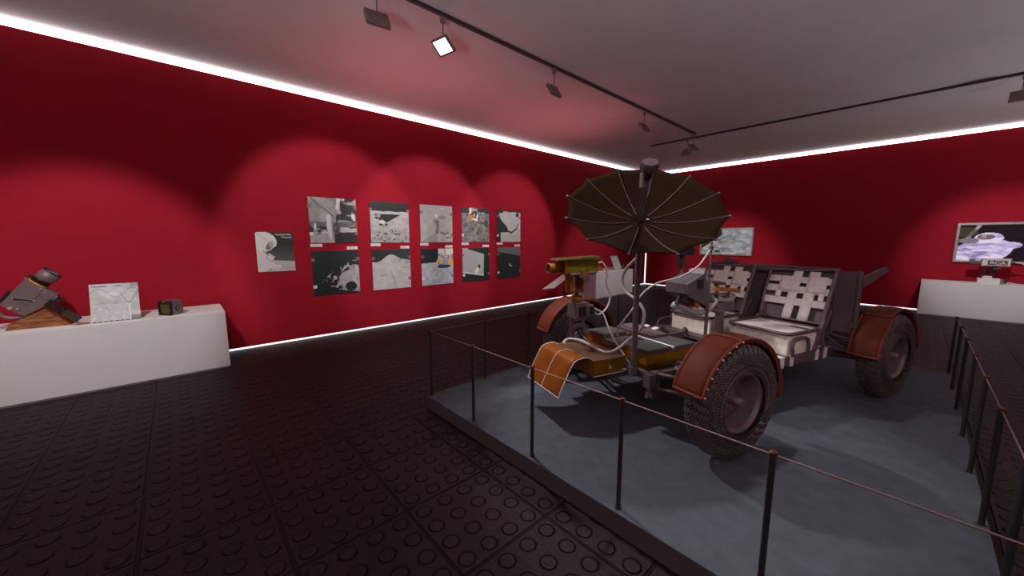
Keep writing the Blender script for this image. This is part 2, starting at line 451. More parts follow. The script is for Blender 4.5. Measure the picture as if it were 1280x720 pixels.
def p_colour_lander(u, v):
    if v > .60 + .05 * u and u < .56: c = TEAL
    else: c = mix((.34, .36, .42), G(.36), .3 * fbm(u * 9, v * 9, 71))
    if v < .6: c = tuple(x * (.55 + .6 * fbm(u * 11, v * 11, 72)) for x in c)
    if u > .52 and v > .50:
        k = vn(u * 13, v * 13, 73)
        c = (.10, .12, .17) if k < .35 else (.24, .27, .36) if k < .55 else (.40, .22, .06) if k < .68 else (.42, .40, .38)
    if u > .52 and v > .85 and u < .7: c = (.45, .43, .40)
    if u > .76 and v > .84: c = (.50, .46, .42)
    if ell(u, v, .76, .62, .12, .13) < 1: c = (.20, .23, .31)
    if ell(u, v, .92, .62, .09, .10) < 1 or ell(u, v, .58, .66, .08, .06) < 1: c = (.50, .27, .08)
    if ell(u, v, .70, .50, .22, .05) < 1: c = (.03, .03, .03)
    if seg(u, v, .50, .70, .40, .44) < .018: c = (.35, .28, .20)
    if ell(u, v, .39, .41, .025, .035) < 1: c = (.35, .12, .06)
    if ell(u, v, .42, .18, .04, .02) < 1: c = (.5, .46, .36)
    return c
def p_orbit(u, v):
    if u < .80 - .03 * (1 - v) and v < 1.02 - .27 * u + (.0 if u > .2 else 1) and v > .27 - .17 * u:
        c = mix(G(.24 + .03 * fbm(u * 6, v * 6, 81)), (.26, .29, .26), sst(.3, .8, u))
        if v < .31 - .17 * u: c = G(.42)
        if ell(u, v, .60, .43, .05, .07, -.5) < 1: c = (.03, .03, .03)
        if ell(u, v, .52, .31, .06, .11, -.5) < 1: c = (.60, .62, .68)
        return c
    return TEAL
def p_crescent(u, v):
    if v > .87 - .16 * u: return mix(G(.10), (.08, .10, .09), fbm(u * 6, v * 6, 91))
    d = ell(u, v, .58, .45, .075, .075)
    if d < 1 and ell(u, v, .61, .48, .075, .075) > 1 and v < .48: return G(.55)
    return TEAL
def p_poster(u, v):
    c = G(.012 + .05 * sst(.75, .2, v) * 1.)
    hor = .245 + .07 * (1 - u)
    if v < hor: c = G(.30 + .05 * fbm(u * 6, v * 6, 101))
    if v < .05: c = G(.42)
    def skin(x): return G(x - .06 * fbm(u * 8, v * 8, 102))
    if u < .20 + .30 * sst(.60, .05, v) and v < .75: c = skin(.47)
    if v < .17 and u < .62: c = skin(.47)
    if ell(u, v, .17, .74, .37, .27) < 1 and v > .50 + .55 * (u - .25) and u < .54: c = skin(.52)
    if ell(u, v, .17, .74, .37, .27) < 1 and v > .7 and abs(v - 1.0 + .75 * u) < .010: c = G(.36)
    if ell(u, v, .355, .655, .135, .075, .85) < 1: c = mix(G(.10), G(.30), sst(.25, .45, u + (v - .65) * .5))
    if abs(ell(u, v, .355, .655, .145, .085, .85) - 1) < .10: c = G(.42)
    if ell(u, v, .22, .52, .06, .05) < 1 and vn(u * 30, v * 30, 9) > .45: c = G(.24)
    bx, by = (u - .35) * .83 + (v - .36) * -.56, (u - .35) * .56 + (v - .36) * .83
    if abs(bx) < .10 and abs(by) < .085: c = G(.16) if abs(bx) > .085 or abs(by) > .07 else G(.43 - .3 * max(0, by))
    if seg(u, v, .24, .46, .30, .42) < .02: c = G(.20)
    if seg(u, v, .05, .55, .22, .25) < .006 or seg(u, v, .10, .30, .30, .18) < .006: c = G(.36)
    if v < .09 and u > .18 and vn(u * 60, v * 70, 7) > .5 and abs((v * 45) % 1 - .5) < .3: c = G(.16)
    return c
def p_board(u, v):
    g = .24 + .20 * (fbm(u * 4, v * 6 + u * 2, 111) - .4)
    if ell(u, v, .45, .66, .12, .13) < 1: g += .05
    if v > .45 and abs(v - .75 - .12 * math.sin(u * 9)) < .02: g *= .7
    if u > .62 and abs(v - .62 - .15 * math.sin(u * 14)) < .025: g *= .55
    if v < .45 and u < .78: g = .20 + .20 * vn(u * 70, v * 80, 113) * vn(u * 30, v * 34, 114) + .07 * fbm(u * 9, v * 9, 4)
    if v < .12 and u > .78 - .2 * v: g = .10
    if v > .9 and u > .82: g = .14
    if v < .45 and abs(u - .79) < .012: g = .42
    return (g * .98, g, g)
def p_spacewalk(u, v):
    c = mix((.009, .006, .008), (.016, .010, .015), fbm(u * 3, v * 3, 121))
    def suit(k): return mix((.22, .16, .36), (.74, .62, .86), max(0, min(1, k + 2.2 * (fbm(u * 9 + v * 4, v * 13, 122) - .52))))
    if seg(u, v, .08, .62, .19, 1.0) < .020: c = (.36, .30, .28)
    if v > .62 and u < .2 and ell(u, v, .06, .80, .12, .14) < 1: c = mix(c, (.06, .05, .03), .8)
    if ell(u, v, .21, .22, .27, .42, -.5) < 1 and v < .66: c = suit(.55)
    if u < .30 and v < .36: c = suit(.6)
    if ell(u, v, .43, .44, .13, .10, -.25) < 1: c = suit(.75)
    if seg(u, v, .34, .30, .52, .44) < .08: c = suit(.6)
    if ell(u, v, .29, .64, .135, .145) < 1: c = suit(.8)
    if ell(u, v, .26, .665, .085, .075) < 1: c = (.16, .11, .12)
    if ell(u, v, .24, .68, .025, .04) < 1: c = (.40, .30, .28)
    if ell(u, v, .10, .56, .10, .08) < 1: c = (.20, .15, .17)
    if ell(u, v, .20, .15, .06, .03, .5) < 1 or ell(u, v, .10, .32, .05, .02, -.6) < 1: c = (.25, .20, .36)
    if seg(u, v, .02, .40, .33, .48) < .008 or seg(u, v, .05, .30, .32, .36) < .008: c = (.26, .20, .36)
    return c
def p_surface(u, v):
    g = .04 + .40 * fbm(u * 9 + v * 5, v * 12 - u * 4, 131)
    for k in range(14):
        cx, cy, r = h2(k, 1), h2(k, 2), .02 + .05 * h2(k, 3)
        d = ell(u, v, cx, cy, r * .7, r)
        if d < 1: g *= .72 if (u - cx) < 0 else 1.15
    if ell(u, v, .34, .10, .06, .05) < 1: g = .03
    if v > 1.35 * (u + .45 - .3) + .0 and u < .42: g = .02
    return (g, g, g * 1.04)

def print_grid(name, w, h, fn, m, parent, n=72, loc=(0, 0, 0), rot=(0, 0, 0)):
    """flat print: local x to the right, local y up, facing +z"""
    nx, ny = n, max(8, int(n * h / w))
    vs = [(w * i / (nx - 1), h * j / (ny - 1), 0) for j in range(ny) for i in range(nx)]
    fs = [(j * nx + i, j * nx + i + 1, (j + 1) * nx + i + 1, (j + 1) * nx + i) for j in range(ny - 1) for i in range(nx - 1)]
    me = bpy.data.meshes.new(name); me.from_pydata(vs, [], fs)
    a = me.color_attributes.new('ink', 'FLOAT_COLOR', 'POINT')
    cols = []
    for j in range(ny):
        for i in range(nx): cols += [*[min(.8, c * (1.7 if m == 'print' else 1.)) for c in fn(i / (nx - 1), j / (ny - 1))], 1.]
    a.data.foreach_set('color', cols)
    me.materials.append(M[m]); me.update()
    o = bpy.data.objects.new(name, me); COL.objects.link(o); o.parent = parent; o.location = loc; o.rotation_euler = rot
    return o

# ------------------------------------------------------------------ room shell
XL, XR, YB, YF = -6.5, 6.5, 12.35, -6.0
ZC, ZW, ZS = 3.85, 3.765, .032
def S(name, mb, m): return tag(mb.build(name, m), kind='structure')
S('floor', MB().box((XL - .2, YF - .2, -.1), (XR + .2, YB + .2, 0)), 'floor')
S('ceiling', MB().box((XL - .2, YF - .2, ZC), (XR + .2, YB + .2, ZC + .1)), 'ceil')
S('wall_left', MB().box((XL - .15, YF, ZS), (XL, YB - .03, ZW)), 'wall')
S('wall_back', MB().box((XL + .03, YB, ZS), (XR, YB + .15, ZW)), 'wall')
S('wall_right', MB().box((XR, YF, ZS), (XR + .15, YB, ZW)), 'wall')
S('wall_front', MB().box((XL, YF - .15, ZS), (XR, YF, ZW)), 'wall')
r = .022
k = 0
for z0, z1, m in ((ZW, ZC, 'led'), (0, ZS, 'ledlow')):
    for lo, hi in (((XL - .15, YF - .15), (XL - r, YB + .15)), ((XL - r, YB + r), (XR + r, YB + .15)), ((XR + r, YF - .15), (XR + .15, YB + .15)), ((XL - r, YF - .15), (XR + r, YF - r))):
        k += 1
        S('trim_%d' % k, MB().box((*lo, z0), (*hi, z1)), m)
k += 1
S('trim_%d' % k, MB().box((XL - .12, YB - .03, ZS), (XL + .006, YB + .12, ZW)), 'ledlow')

# ------------------------------------------------------------------ display platform and its barrier
PX0, PX1, PY0, PY1, ZP = -3.025, .388, 1.65, 6.265, .12
pf = empty('display_platform', ((PX0 + PX1) / 2, (PY0 + PY1) / 2, 0))
hx, hy = (PX1 - PX0) / 2, (PY1 - PY0) / 2
MB().box((-hx, -hy, 0), (hx, hy, ZP - .012)).build('platform_base', 'platside', pf)
MB().box((-hx, -hy, ZP - .012), (hx, hy, ZP)).build('carpet_top', 'plat', pf)
tag(pf, 'low grey carpeted display platform carrying the moon rover', 'platform')

bar_ = empty('barrier_railing', (-1.318, 3.96, ZP))
bx, by, BH = 1.681, 2.268, .635
pm = MB().cyl((0, 0, .004), (0, 0, BH - .012), .0125, 12); pm.cyl((0, 0, 0), (0, 0, .006), .02, 12)
post0 = pm.build('post', 'post', bar_)
cp = MB().cyl((0, 0, BH - .012), (0, 0, BH + .004), .0145, 12); cp.tube([(0, 0, BH + .004), (0, 0, BH + .009)], [.0145, .009], 12)
cp.build('cap', 'cap', post0)
spots = []
for i in range(6):
    x = -bx + i * 2 * bx / 5
    spots += [(x, -by), (x, by)]
for j in range(1, 7):
    y = -by + j * 2 * by / 7
    spots += [(-bx, y), (bx, y)]
for i, (x, y) in enumerate(spots):
    o = post0 if i == 0 else copy_tree(post0, bar_)
    o.location = (x, y, 0)
for a, b in (((-bx, -by), (bx, -by)), ((bx, -by), (bx, by)), ((bx, by), (-bx, by)), ((-bx, by), (-bx, -by))):
    MB().tube([(*a, BH - .008), (*b, BH - .008)], .0036, 6).build('cable', 'wire', bar_)
tag(bar_, 'knee-high barrier of slim dark posts and thin cable around the rover platform', 'barrier')

# ------------------------------------------------------------------ lighting tracks and spotlights
def track(p0, p1, label):
    p0, p1 = Vector(p0), Vector(p1); t = empty('lighting_track', p0); d = p1 - p0
    MB().bar((0, 0, -.016), d + Vector((0, 0, -.016)), .034, .032).build('rail', 'track', t)
    u = d.normalized()
    MB().bar(u * -.012 + Vector((0, 0, -.016)), u * .004 + Vector((0, 0, -.016)), .042, .038).build('end_cap', 'head', t)
    MB().bar(d - u * .004 + Vector((0, 0, -.016)), d + u * .012 + Vector((0, 0, -.016)), .042, .038).build('end_cap', 'head', t)
    sx = u.cross(Vector((0, 0, 1))) * .009
    for s in (-1, 1):
        MB().bar(sx * s + Vector((0, 0, -.034)), d + sx * s + Vector((0, 0, -.034)), .004, .004).build('groove_rail', 'head', t)
    tag(t, label, 'lighting track', 'ceiling tracks')
TX1, TY2 = -3.44, 8.72
track((TX1, -4.0, ZC), (TX1, 8.44, ZC), 'dark ceiling track running along the wall of moon photographs')
track((-4.56, TY2, ZC), (3.2, TY2, ZC), 'dark ceiling track running across the room before the back wall')

LIGHTK = 1.0
def spotlight(x, y, target, label, power=0, size=60, blend=.3, drop=.22, col=(1, .97, .95), lit=True, aim=None):
    t = empty('track_spotlight', (x, y, ZC - .032))
    MB().box((-.016, -.024, -.062), (.016, .024, 0), .004).build('adapter', 'head', t)
    MB().tube([(0, 0, -.06), (0, 0, -drop)], .0065, 8).build('stem', 'head', t)
    h0 = Vector((0, 0, -drop - .055))
    d = (Vector(aim or target) - (Vector((x, y, ZC - .032)) + h0)).normalized()
    hx_ = Vector((0, 0, 1)).cross(d).normalized(); hy_ = d.cross(hx_)
    R = Matrix((hx_, hy_, d)).transposed().to_euler()
    hb = MB(); hb.box((-.105, -.085, -.022), (.105, .085, .008), .012); hb.box((-.05, -.04, -.036), (.05, .04, -.02), .006)
    for k in (-1, 1): hb.box((-.07, k * .055 - .008, -.030), (.07, k * .055 + .008, -.02), .003)
    hd = hb.build('lamp_head', 'head', t); hd.location = h0; hd.rotation_euler = R
    fb = MB()
    for a, b in (((-.105, -.085), (.105, -.067)), ((-.105, .067), (.105, .085)), ((-.105, -.067), (-.087, .067)), ((.087, -.067), (.105, .067))):
        fb.box((*a, .006), (*b, .016), .003)
    fb.build('bezel', 'head', hd)
    MB().box((-.087, -.067, .006), (.087, .067, .011)).build('lens', 'lamp', hd)
    MB().tube([(-.0, 0, -.045), (0, 0, -.02)], .014, 10).build('swivel', 'head', hd)
    tag(t, label, 'spotlight', 'track spotlights')
    if power:
        ld = bpy.data.lights.new('spot_beam', 'SPOT'); ld.energy = power * LIGHTK; ld.spot_size = math.radians(size); ld.spot_blend = blend
        ld.shadow_soft_size = .10; ld.color = col
        lo = bpy.data.objects.new('spot_beam', ld); COL.objects.link(lo)
        w = Vector((x, y, ZC - .032)) + h0
        d2 = (Vector(target) - w).normalized()
        lo.location = w + d * .05; lo.rotation_euler = d2.to_track_quat('-Z', 'Y').to_euler()
    return t
WP = 245
spotlight(TX1, -.85, (XL, -.7, .85), 'spotlight over the film camera counter', WP * 1.15, 48, .5)
spotlight(TX1, 1.51, (XL, 1.95, 1.65), 'nearest spotlight, seen from its back, at the top edge of the photo', WP * .88, 53, .32)
spotlight(TX1, 2.19, (-1.3, 2.9, .6), 'spotlight with its glowing white face turned to the rover', 330, 54, .5, aim=(TX1 + .25, 1.0, 1.9))
spotlight(TX1, 3.88, (XL, 3.7, 1.65), 'spotlight halfway along the photo wall track with its back to us', WP * .88, 53, .32)
spotlight(TX1, 6.27, (XL, 5.85, 1.6), 'thin edge-on spotlight second from the far end of the photo wall track', WP * .88, 54, .32, aim=(XL, 6.6, 1.0))
spotlight(TX1, 8.36, (XL + .4, 9.0, .7), 'spotlight on the very end of the photo wall track', WP * .6, 50, .5)
spotlight(-3.72, TY2, (-4.0, YB, .6), 'spotlight on the cross track beside the end of the other track', WP * .95, 50, .7)
spotlight(.75, TY2, (1.2, YB, 1.1), 'spotlight on the cross track cut by the right edge of the photo', WP * 1.1, 46, .7)

def plain_spot(loc, target, power, size, blend, soft=.08, col=(1, .97, .95)):
    ld = bpy.data.lights.new('spot_beam', 'SPOT'); ld.energy = power * LIGHTK; ld.spot_size = math.radians(size); ld.spot_blend = blend
    ld.shadow_soft_size = soft; ld.color = col
    lo = bpy.data.objects.new('spot_beam', ld); COL.objects.link(lo); lo.location = loc
    lo.rotation_euler = (Vector(target) - Vector(loc)).to_track_quat('-Z', 'Y').to_euler()
plain_spot((-1.25, 2.75, 3.7), (-1.2, 2.6, 0), 165, 60, .5)
def fill_light(x, y, z, p):  # unseen point light added as ambient fill, not a lamp of the room
    ld = bpy.data.lights.new('fill_light', 'POINT'); ld.energy = p; ld.shadow_soft_size = .35; ld.color = (1, .96, .95)
    lo = bpy.data.objects.new('fill_light', ld); COL.objects.link(lo); lo.location = (x, y, z)
fill_light(4.2, 4.0, 1.5, 8)
plain_spot((1.2, -.8, 3.6), (-.98, 3.85, 1.0), 170, 25, .9, .35)  # unseen spot added to brighten the seat fronts
for x, y, p in ((3.2, -1.5, 150), (3.6, 4.0, 170), (4.4, 9.0, 200), (.8, -2.4, 300), (2.5, -4.2, 200)): plain_spot((x, y, .5), (x - .9, y + .6, ZC), p, 128, .7, .3)  # unseen uplights added to light the ceiling, no fixtures
for y, p in ((2.6, 44), (5.6, 44)): plain_spot((-4.9, y, 1.9), (-4.9, y, ZC), p, 116, .9, .5, (1, .22, .27))  # added red-tinted uplights imitating the wall's bounce on the ceiling
for y in (-3.5, 0., 3.5, 7.): plain_spot((3.44, y, 3.5), (XR, y, 1.3), WP * .9, 70, .4)  # unseen spots on the right wall, added for their bounced ambient light
for x in (-3.4, 0, 3.4): plain_spot((x, -2.8, 3.5), (x, YF, 1.3), WP * .9, 70, .4)  # likewise added, bouncing off the wall behind the camera

# ------------------------------------------------------------------ pictures on the left wall (facing +x; picture right = +y)
WALLROT = Matrix(((0, 0, 1), (1, 0, 0), (0, 1, 0))).to_euler()    # local x -> +y, y -> +z, z -> +x
def wall_print(name, y0, z0, w, h, fn, label, cat, group=None, clips=(), n=120):
    t = empty(name, (XL + .0002, y0, z0)); t.rotation_euler = WALLROT
    MB().box((0, 0, 0), (w, h, .012)).build('backing_board', 'inkb', t)
    print_grid('print', w, h, fn, 'print', t, n, loc=(0, 0, .0125))
    for (u, v, c) in clips:
        MB().box((u * w - .028, v * h - .026, .0115), (u * w + .028, v * h + .026, .016), .002).build('clip', 'tapeW' if c else 'tapeP', t)
    return tag(t, label, cat, group)
CL = [(0.02, .80, 0), (.98, .80, 0), (.03, .20, 1), (.98, .22, 0)]
G1 = 'moon photographs on the red wall'
pics = [
 (p_lander_bw, 'grey photograph of a white-suited astronaut standing before lander gear', CL),
 (p_rocks, 'photograph of rocky moon ground below a black sky band and pale ridge', CL[:2]),
 (p_figure, 'pale grey photograph of a lone figure with a bright white head', [(0.03, .80, 0), (.98, .78, 0), (.98, .2, 0)]),
 (p_gold_lander, 'dark ground photograph with white and gold lander legs at its top', CL),
 (p_ridge, 'pale photograph with a black patch at left and curved black crack', [(0.03, .80, 0), (.97, .78, 0), (.03, .2, 1)]),
 (p_limb, 'black photograph with the cratered curved moon edge rising to the right', CL[:3]),
 (p_mountain, 'photograph of a pale rounded moon mountain under a dark sky', [(0.03, .79, 0), (.98, .8, 0), (.97, .24, 0)]),
 (p_colour_lander, 'colour photograph of a blue and gold lander on pale ground', [(0.04, .79, 0), (.04, .2, 1), (.98, .22, 0)]),
 (p_orbit, 'photograph of a small white craft over a grey slab with black border', [(0.02, .79, 0), (.98, .80, 0), (.04, .2, 1), (.98, .2, 0)]),
 (p_crescent, 'black photograph with a tiny white crescent below a grey wedge', [(0.05, .78, 0), (.98, .8, 0), (.05, .2, 1), (.98, .22, 0)]),
]
for k, (fn, lab, cl) in enumerate(pics):
    c, rw = k % 5, k // 5
    wall_print('moon_photograph', 1.592 + .964 * c, (1.54, .69)[rw], .728, .722, fn, lab, 'photograph', G1, cl)
cols_ = ['leftmost', 'second', 'middle', 'fourth', 'rightmost']
for c in range(5):
    for up in (1, 0):
        y0 = 1.585 + .964 * c if up else 1.592 + .964 * c + .728 - .18
        z0 = 1.478 if up else 1.428
        t = empty('caption_card', (XL + .0002, y0, z0)); t.rotation_euler = WALLROT
        MB().box((0, 0, 0), (.175, .048, .006), .001).build('card', 'card', t)
        lb = MB()
        for q in range(2): lb.box((.012, .012 + q * .016, .0055), (.15 - .03 * q, .017 + q * .016, .0068))
        lb.build('printed_line', 'cardink', t)
        tag(t, ('small white caption card under the %s photograph of the upper row' if up else 'small white caption card above the %s photograph of the lower row') % cols_[c], 'caption card', 'caption cards between the photo rows')
po = wall_print('astronaut_poster', .868, 1.12, .485, .585, p_poster, 'square poster of a white space helmet in profile on dark ground, left of the photographs', 'poster', n=96)
text('title_text', 'Hasselblad 500EL', .037, 'inkw', po, (.462, .538, .0128), (0, 0, 0), align='RIGHT', sx=.82)
text('title_text', 'Photography', .031, 'inkw', po, (.462, .500, .0128), (0, 0, 0), align='RIGHT', sx=.85)
tag(MB().cyl((XL - .002, 5.918, .433), (XL + .012, 5.918, .433), .012, 12).build('wall_stud', 'tapeP'), 'tiny pale stud on the red wall below the photographs', 'wall stud')

# ------------------------------------------------------------------ wall screens on the back wall (facing -y; picture right = +x)
BACKROT = (PI / 2, 0, 0)
def wall_screen(x0, z0, w, h, fn, label, cap=False):
    t = empty('wall_screen', (x0, YB - .002, z0)); t.rotation_euler = BACKROT
    b = .045
    MB().box((.02, .02, -.001), (w - .02, h - .02, .035)).build('screen_case', 'black', t)
    fb = MB()
    for lo, hi in (((0, 0), (w, b)), ((0, h - b), (w, h)), ((0, b), (b, h - b)), ((w - b, b), (w, h - b))): fb.box((*lo, 0), (*hi, .05), .006)
    fb.build('bezel', 'silver', t)
    print_grid('screen_picture', w - 2 * b, h - 2 * b, fn, 'screen', t, 110, loc=(b, b, .036))
    MB().box((w * .5 - .02, h - .012, .05), (w * .5 + .02, h - .006, .054)).build('sensor', 'black', t)
    if cap:
        MB().box((w - .82, b - .004, .0505), (w - .42, b + .032, .053)).build('subtitle_strip', 'card', t)
    return tag(t, label, 'screen', 'wall screens on the back wall')
wall_screen(-4.66, 1.115, 1.45, .82, p_surface, 'silver framed wall screen showing grey moon surface, partly behind the dish', True)
wall_screen(.52, 1.115, 1.45, .82, p_spacewalk, 'silver framed wall screen showing a white-suited spacewalker')

# ------------------------------------------------------------------ white display plinths
def plinth(name, lo, hi, label, face, h=.715):
    lo, hi = Vector((*lo, 0)), Vector((*hi, h)); o = Vector(((lo.x + hi.x) / 2, (lo.y + hi.y) / 2, 0))
    t = empty(name, o); a, b = lo - o, hi - o
    MB().box((a.x, a.y, .018), (b.x, b.y, h), .006).build('cabinet', 'white', t)
    MB().box((a.x + .01, a.y + .01, 0), (b.x - .01, b.y - .01, .02)).build('base_strip', 'silver', t)
    sm = MB(); z = h - .115
    n = int((b.y - a.y if face == 'x' else b.x - a.x) / .028)
    for i in range(n):
        if face == 'x': y = a.y + .014 + i * .028; sm.box((b.x - .003, y - .006, z - .0035), (b.x + .0015, y + .006, z + .0035))
        else: x = a.x + .014 + i * .028; sm.box((x - .006, a.y - .0015, z - .0035), (x + .006, a.y + .003, z + .0035))
    sm.build('stitched_seam', 'seam', t)
    return tag(t, label, 'display counter', 'white display counters')
plinth('display_counter', (-6.44, -3.4), (-5.70, .385), 'long white display counter with film camera, print board and small camera on top', 'x')
plinth('display_counter', (-6.44, 8.17), (-5.66, 10.05), 'white display counter by the far corner behind the gold television camera', 'x', .725)
plinth('display_counter', (.118, 11.72), (4.4, 12.30), 'white display counter under the spacewalk screen at right', 'y', .72)
plinth('display_counter', (-4.68, 11.62), (-2.2, 12.30), 'white display counter at the back wall mostly hidden behind the rover seats', 'y', .70)
HT = .715

# wooden wedge and film camera on the left counter (profiles in y-z, thickness along x)
wd = MB().prism([(-1.295, 0), (-.870, 0), (-.885, .008), (-1.040, .182), (-1.262, .066)], (-6.10, 0, HT), (0, 1, 0), (0, 0, 1), (1, 0, 0), .22).build('wedge_stand', 'wood')
tag(wd, 'wooden wedge stand under the film camera on the left counter', 'stand')
fc = empty('film_camera', (-6.0, -1.03, 1.115))
CR = math.radians(46)     # barrel tilt
EY, EZ, EX = Vector((0, math.cos(CR), math.sin(CR))), Vector((0, -math.sin(CR), math.cos(CR))), Vector((1, 0, 0))
def cam_pt(y, z, x=0): return EY * y + EZ * z + EX * x
def yz(y, z, x=0): return Vector((x, y + 1.03, z - 1.115))
body_poly = [(-.30, -.088), (-.12, -.132), (-.02, -.138), (0, -.12), (0, .13), (-.03, .135), (-.10, .128), (-.30, .10)]
MB().prism(body_poly, EX * -.07, EY, EZ, EX, .14).build('body', 'camgrey', fc)
MB().prism([(-.20, -.03), (-.04, -.03), (-.04, .09), (-.20, .09)], EX * .07, EY, EZ, EX, .006).build('side_cover', 'camgrey', fc)
sl = MB().bar(cam_pt(-.20, .075, .078), cam_pt(-.145, -.035, .078), .012, .006, up=EX); sl.build('slot', 'black', fc)
sr = MB().bar(cam_pt(-.205, .085, .076), cam_pt(-.14, -.045, .076), .019, .004, up=EX); sr.build('slot_rim', 'silver', fc)
for (y, z, rr, mm, nm) in ((-.05, -.075, .043, 'camgrey', 'round_boss'), (-.05, -.075, .018, 'rim', 'dial'), (-.285, .03, .016, 'rivet', 'screw'), (-.265, -.01, .012, 'rivet', 'screw'), (-.02, .0, .006, 'rivet', 'screw'), (-.03, -.045, .006, 'rivet', 'screw')):
    MB().cyl(cam_pt(y, z, .068), cam_pt(y, z, .078 + (.0 if nm == 'round_boss' else .006)), rr, 20).build(nm, mm, fc)
RC = .052
MB().cyl(cam_pt(-.002, RC), cam_pt(.010, RC), .076, 32).build('yellow_ring', 'yellow', fc)
MB().lathe([(0, .070), (.03, .068), (.03, .074), (.042, .074), (.042, .06)], cam_pt(.010, RC), EY, 32).build('black_ring', 'black', fc)
MB().lathe([(0, .066), (.012, .075), (.10, .076), (.10, .064), (.05, .058)], cam_pt(.05, RC), EY, 32).build('lens_barrel', 'camgrey', fc)
MB().disc(cam_pt(.12, RC), EY, .063).build('lens', 'lens', fc)
MB().lathe([(0, .078), (.010, .078), (.010, .066), (0, .066)], cam_pt(.147, RC), EY, 32).build('lens_rim', 'black', fc)
MB().cyl(cam_pt(.035, RC + .06), cam_pt(.035, RC + .10), .016, 12).build('focus_knob', 'black', fc)
MB().cyl(cam_pt(-.008, .12, .02), cam_pt(-.008, .155, .02), .010, 12).build('small_knob', 'camgrey', fc)
MB().bar(cam_pt(-.29, .118), cam_pt(-.17, .142), .05, .022, up=EZ).build('viewfinder_rail', 'black', fc)
gp = [yz(-1.345, .93, .03), yz(-1.315, .855, .03), yz(-1.24, .822, .03), yz(-1.13, .845, .03), yz(-1.03, .905, .03), yz(-.965, .985, .03)]
MB().tube(gp, .017, 10, 5).build('hand_strap', 'camgrey', fc)
# black bracket sloping down along the wedge
B0, B1 = yz(-1.005, .935), yz(-.832, .741)
bd = (B1 - B0).normalized(); bn = Vector((0, -bd.z, bd.y)); BL = (B1 - B0).length
MB().prism([(.10, -.028), (BL, -.028), (BL, .045), (.10, .045)], B0 + EX * .06, bd, bn, EX, .012).build('bracket_plate', 'plate', fc)
fb = MB()
for a, b in (((-.03, .028), (.12, .045)), ((-.03, -.028), (.12, -.012)), ((-.03, -.012), (.0, .028)), ((.045, -.012), (.06, .028)), ((.06, .002), (.12, .012))):
    fb.prism([a, (b[0], a[1]), b, (a[0], b[1])], B0 + EX * .06, bd, bn, EX, .012)
fb.build('bracket_frame', 'black', fc)
MB().bar(yz(-.99, 1.03, .02), yz(-.915, .965, .02), .08, .03).build('latch', 'black', fc)
MB().bar(yz(-1.0, .965, .06), yz(-.95, .93, .06), .03, .03).build('bracket_lug', 'black', fc)
tag(fc, 'mauve-grey film camera with yellow lens ring tilted on a wooden wedge', 'film camera')
lp = MB().box((-.03, -.045, 0), (.03, .045, .008), .003, rot=(0, 0, .25)); lp.box((-.01, -.075, 0), (.01, -.03, .006), .002, rot=(0, 0, .1))
tag(lp.build('wooden_tag', 'wood', None, (-5.84, -.79, HT)), 'small flat brown tag lying between wedge stand and print board', 'tag')

def leaning_board(x, y, z, label, title=True):
    t = empty('print_board', (x, y, z)); lean = math.radians(24)
    t.rotation_euler = (Matrix(((0, 0, 1), (1, 0, 0), (0, 1, 0))) @ Matrix.Rotation(-lean, 3, 'X')).to_euler()
    w, h = .372, .43
    MB().box((0, 0, -.008), (w, h, 0)).build('board', 'silver', t)
    print_grid('print', w, h, p_board, 'print', t, 150, loc=(0, 0, .0006))
    if title:
        text('title_text', 'Hasselblad', .028, 'inkb', t, (.015, h - .036, .001), (0, 0, 0))
        text('title_text', 'Lunar', .026, 'inkb', t, (.185, h - .035, .001), (0, 0, 0))
    ed = MB()
    for i in range(9): ed.box((.014 + i * .041, -.0005, .0002), (.034 + i * .041, .009, .0012))
    ed.build('dashed_edge', 'inkb', t)
    sp = MB(); sp.bar((w * .5, h * .62, -.008), (w * .5, .105, -.198), .03, .006); sp.build('prop', 'silver', t)
    return tag(t, label, 'print board', 'leaning print boards')
leaning_board(-5.80, -.728, HT + .004, 'square grey moon print board leaning on the left counter')
leaning_board(-5.76, 9.22, .729, 'small grey print board leaning on the far corner counter')

def still_camera(x, y, z, rz, label):
    t = empty('still_camera', (x, y, z), rz); s = .155
    # local: glass-plate face looks along -y, side with lens cap along +x
    poly = [(-.075, -.08), (.075, -.08), (.075, .03)] + [(.075 - .05 + .05 * math.cos(a), .03 + .05 * math.sin(a)) for a in (.4, .8, 1.2, 1.57)] + [(-.025 - .05 * math.sin(a), .03 + .05 * math.cos(a)) for a in (.0, .4, .8, 1.2, 1.57)]
    MB().prism(poly, (0, 0, .012), (1, 0, 0), (0, 1, 0), (0, 0, 1), s - .004).build('body', 'camgrey', t)
    fb = MB(); w = .08
    for lo, hi in (((-w, .0), (w, .022)), ((-w, s - .012), (w, s + .012)), ((-w, .022), (-w + .02, s - .012)), ((w - .02, .022), (w, s - .012))): fb.box((lo[0], -.104, lo[1]), (hi[0], -.076, hi[1]), .004)
    fb.build('plate_frame', 'black', t)
    MB().box((-w + .015, -.09, .018), (w - .015, -.075, s - .008)).build('glass_plate', 'greenglass', t)
    MB().box((-.02, -.106, s + .0), (.02, -.10, s + .006)).build('index_mark', 'rivet', t)
    MB().cyl((.07, -.02, .075), (.083, -.02, .075), .024, 20).build('winding_knob', 'black', t)
    MB().cyl((.08, -.02, .075), (.086, -.02, .075), .009, 14).build('knob_centre', 'rivet', t)
    MB().box((-.04, -.03, s + .006), (.04, .03, s + .018), .005).build('accessory_shoe', 'camgrey', t)
    return tag(t, label, 'camera', 'small still cameras')
still_camera(-5.92, -.085, HT, math.radians(43), 'small mauve box camera with olive green plate at the end of the left counter')
still_camera(-5.88, 9.72, .725, math.radians(60), 'small dark box camera beside the print board on the far corner counter')
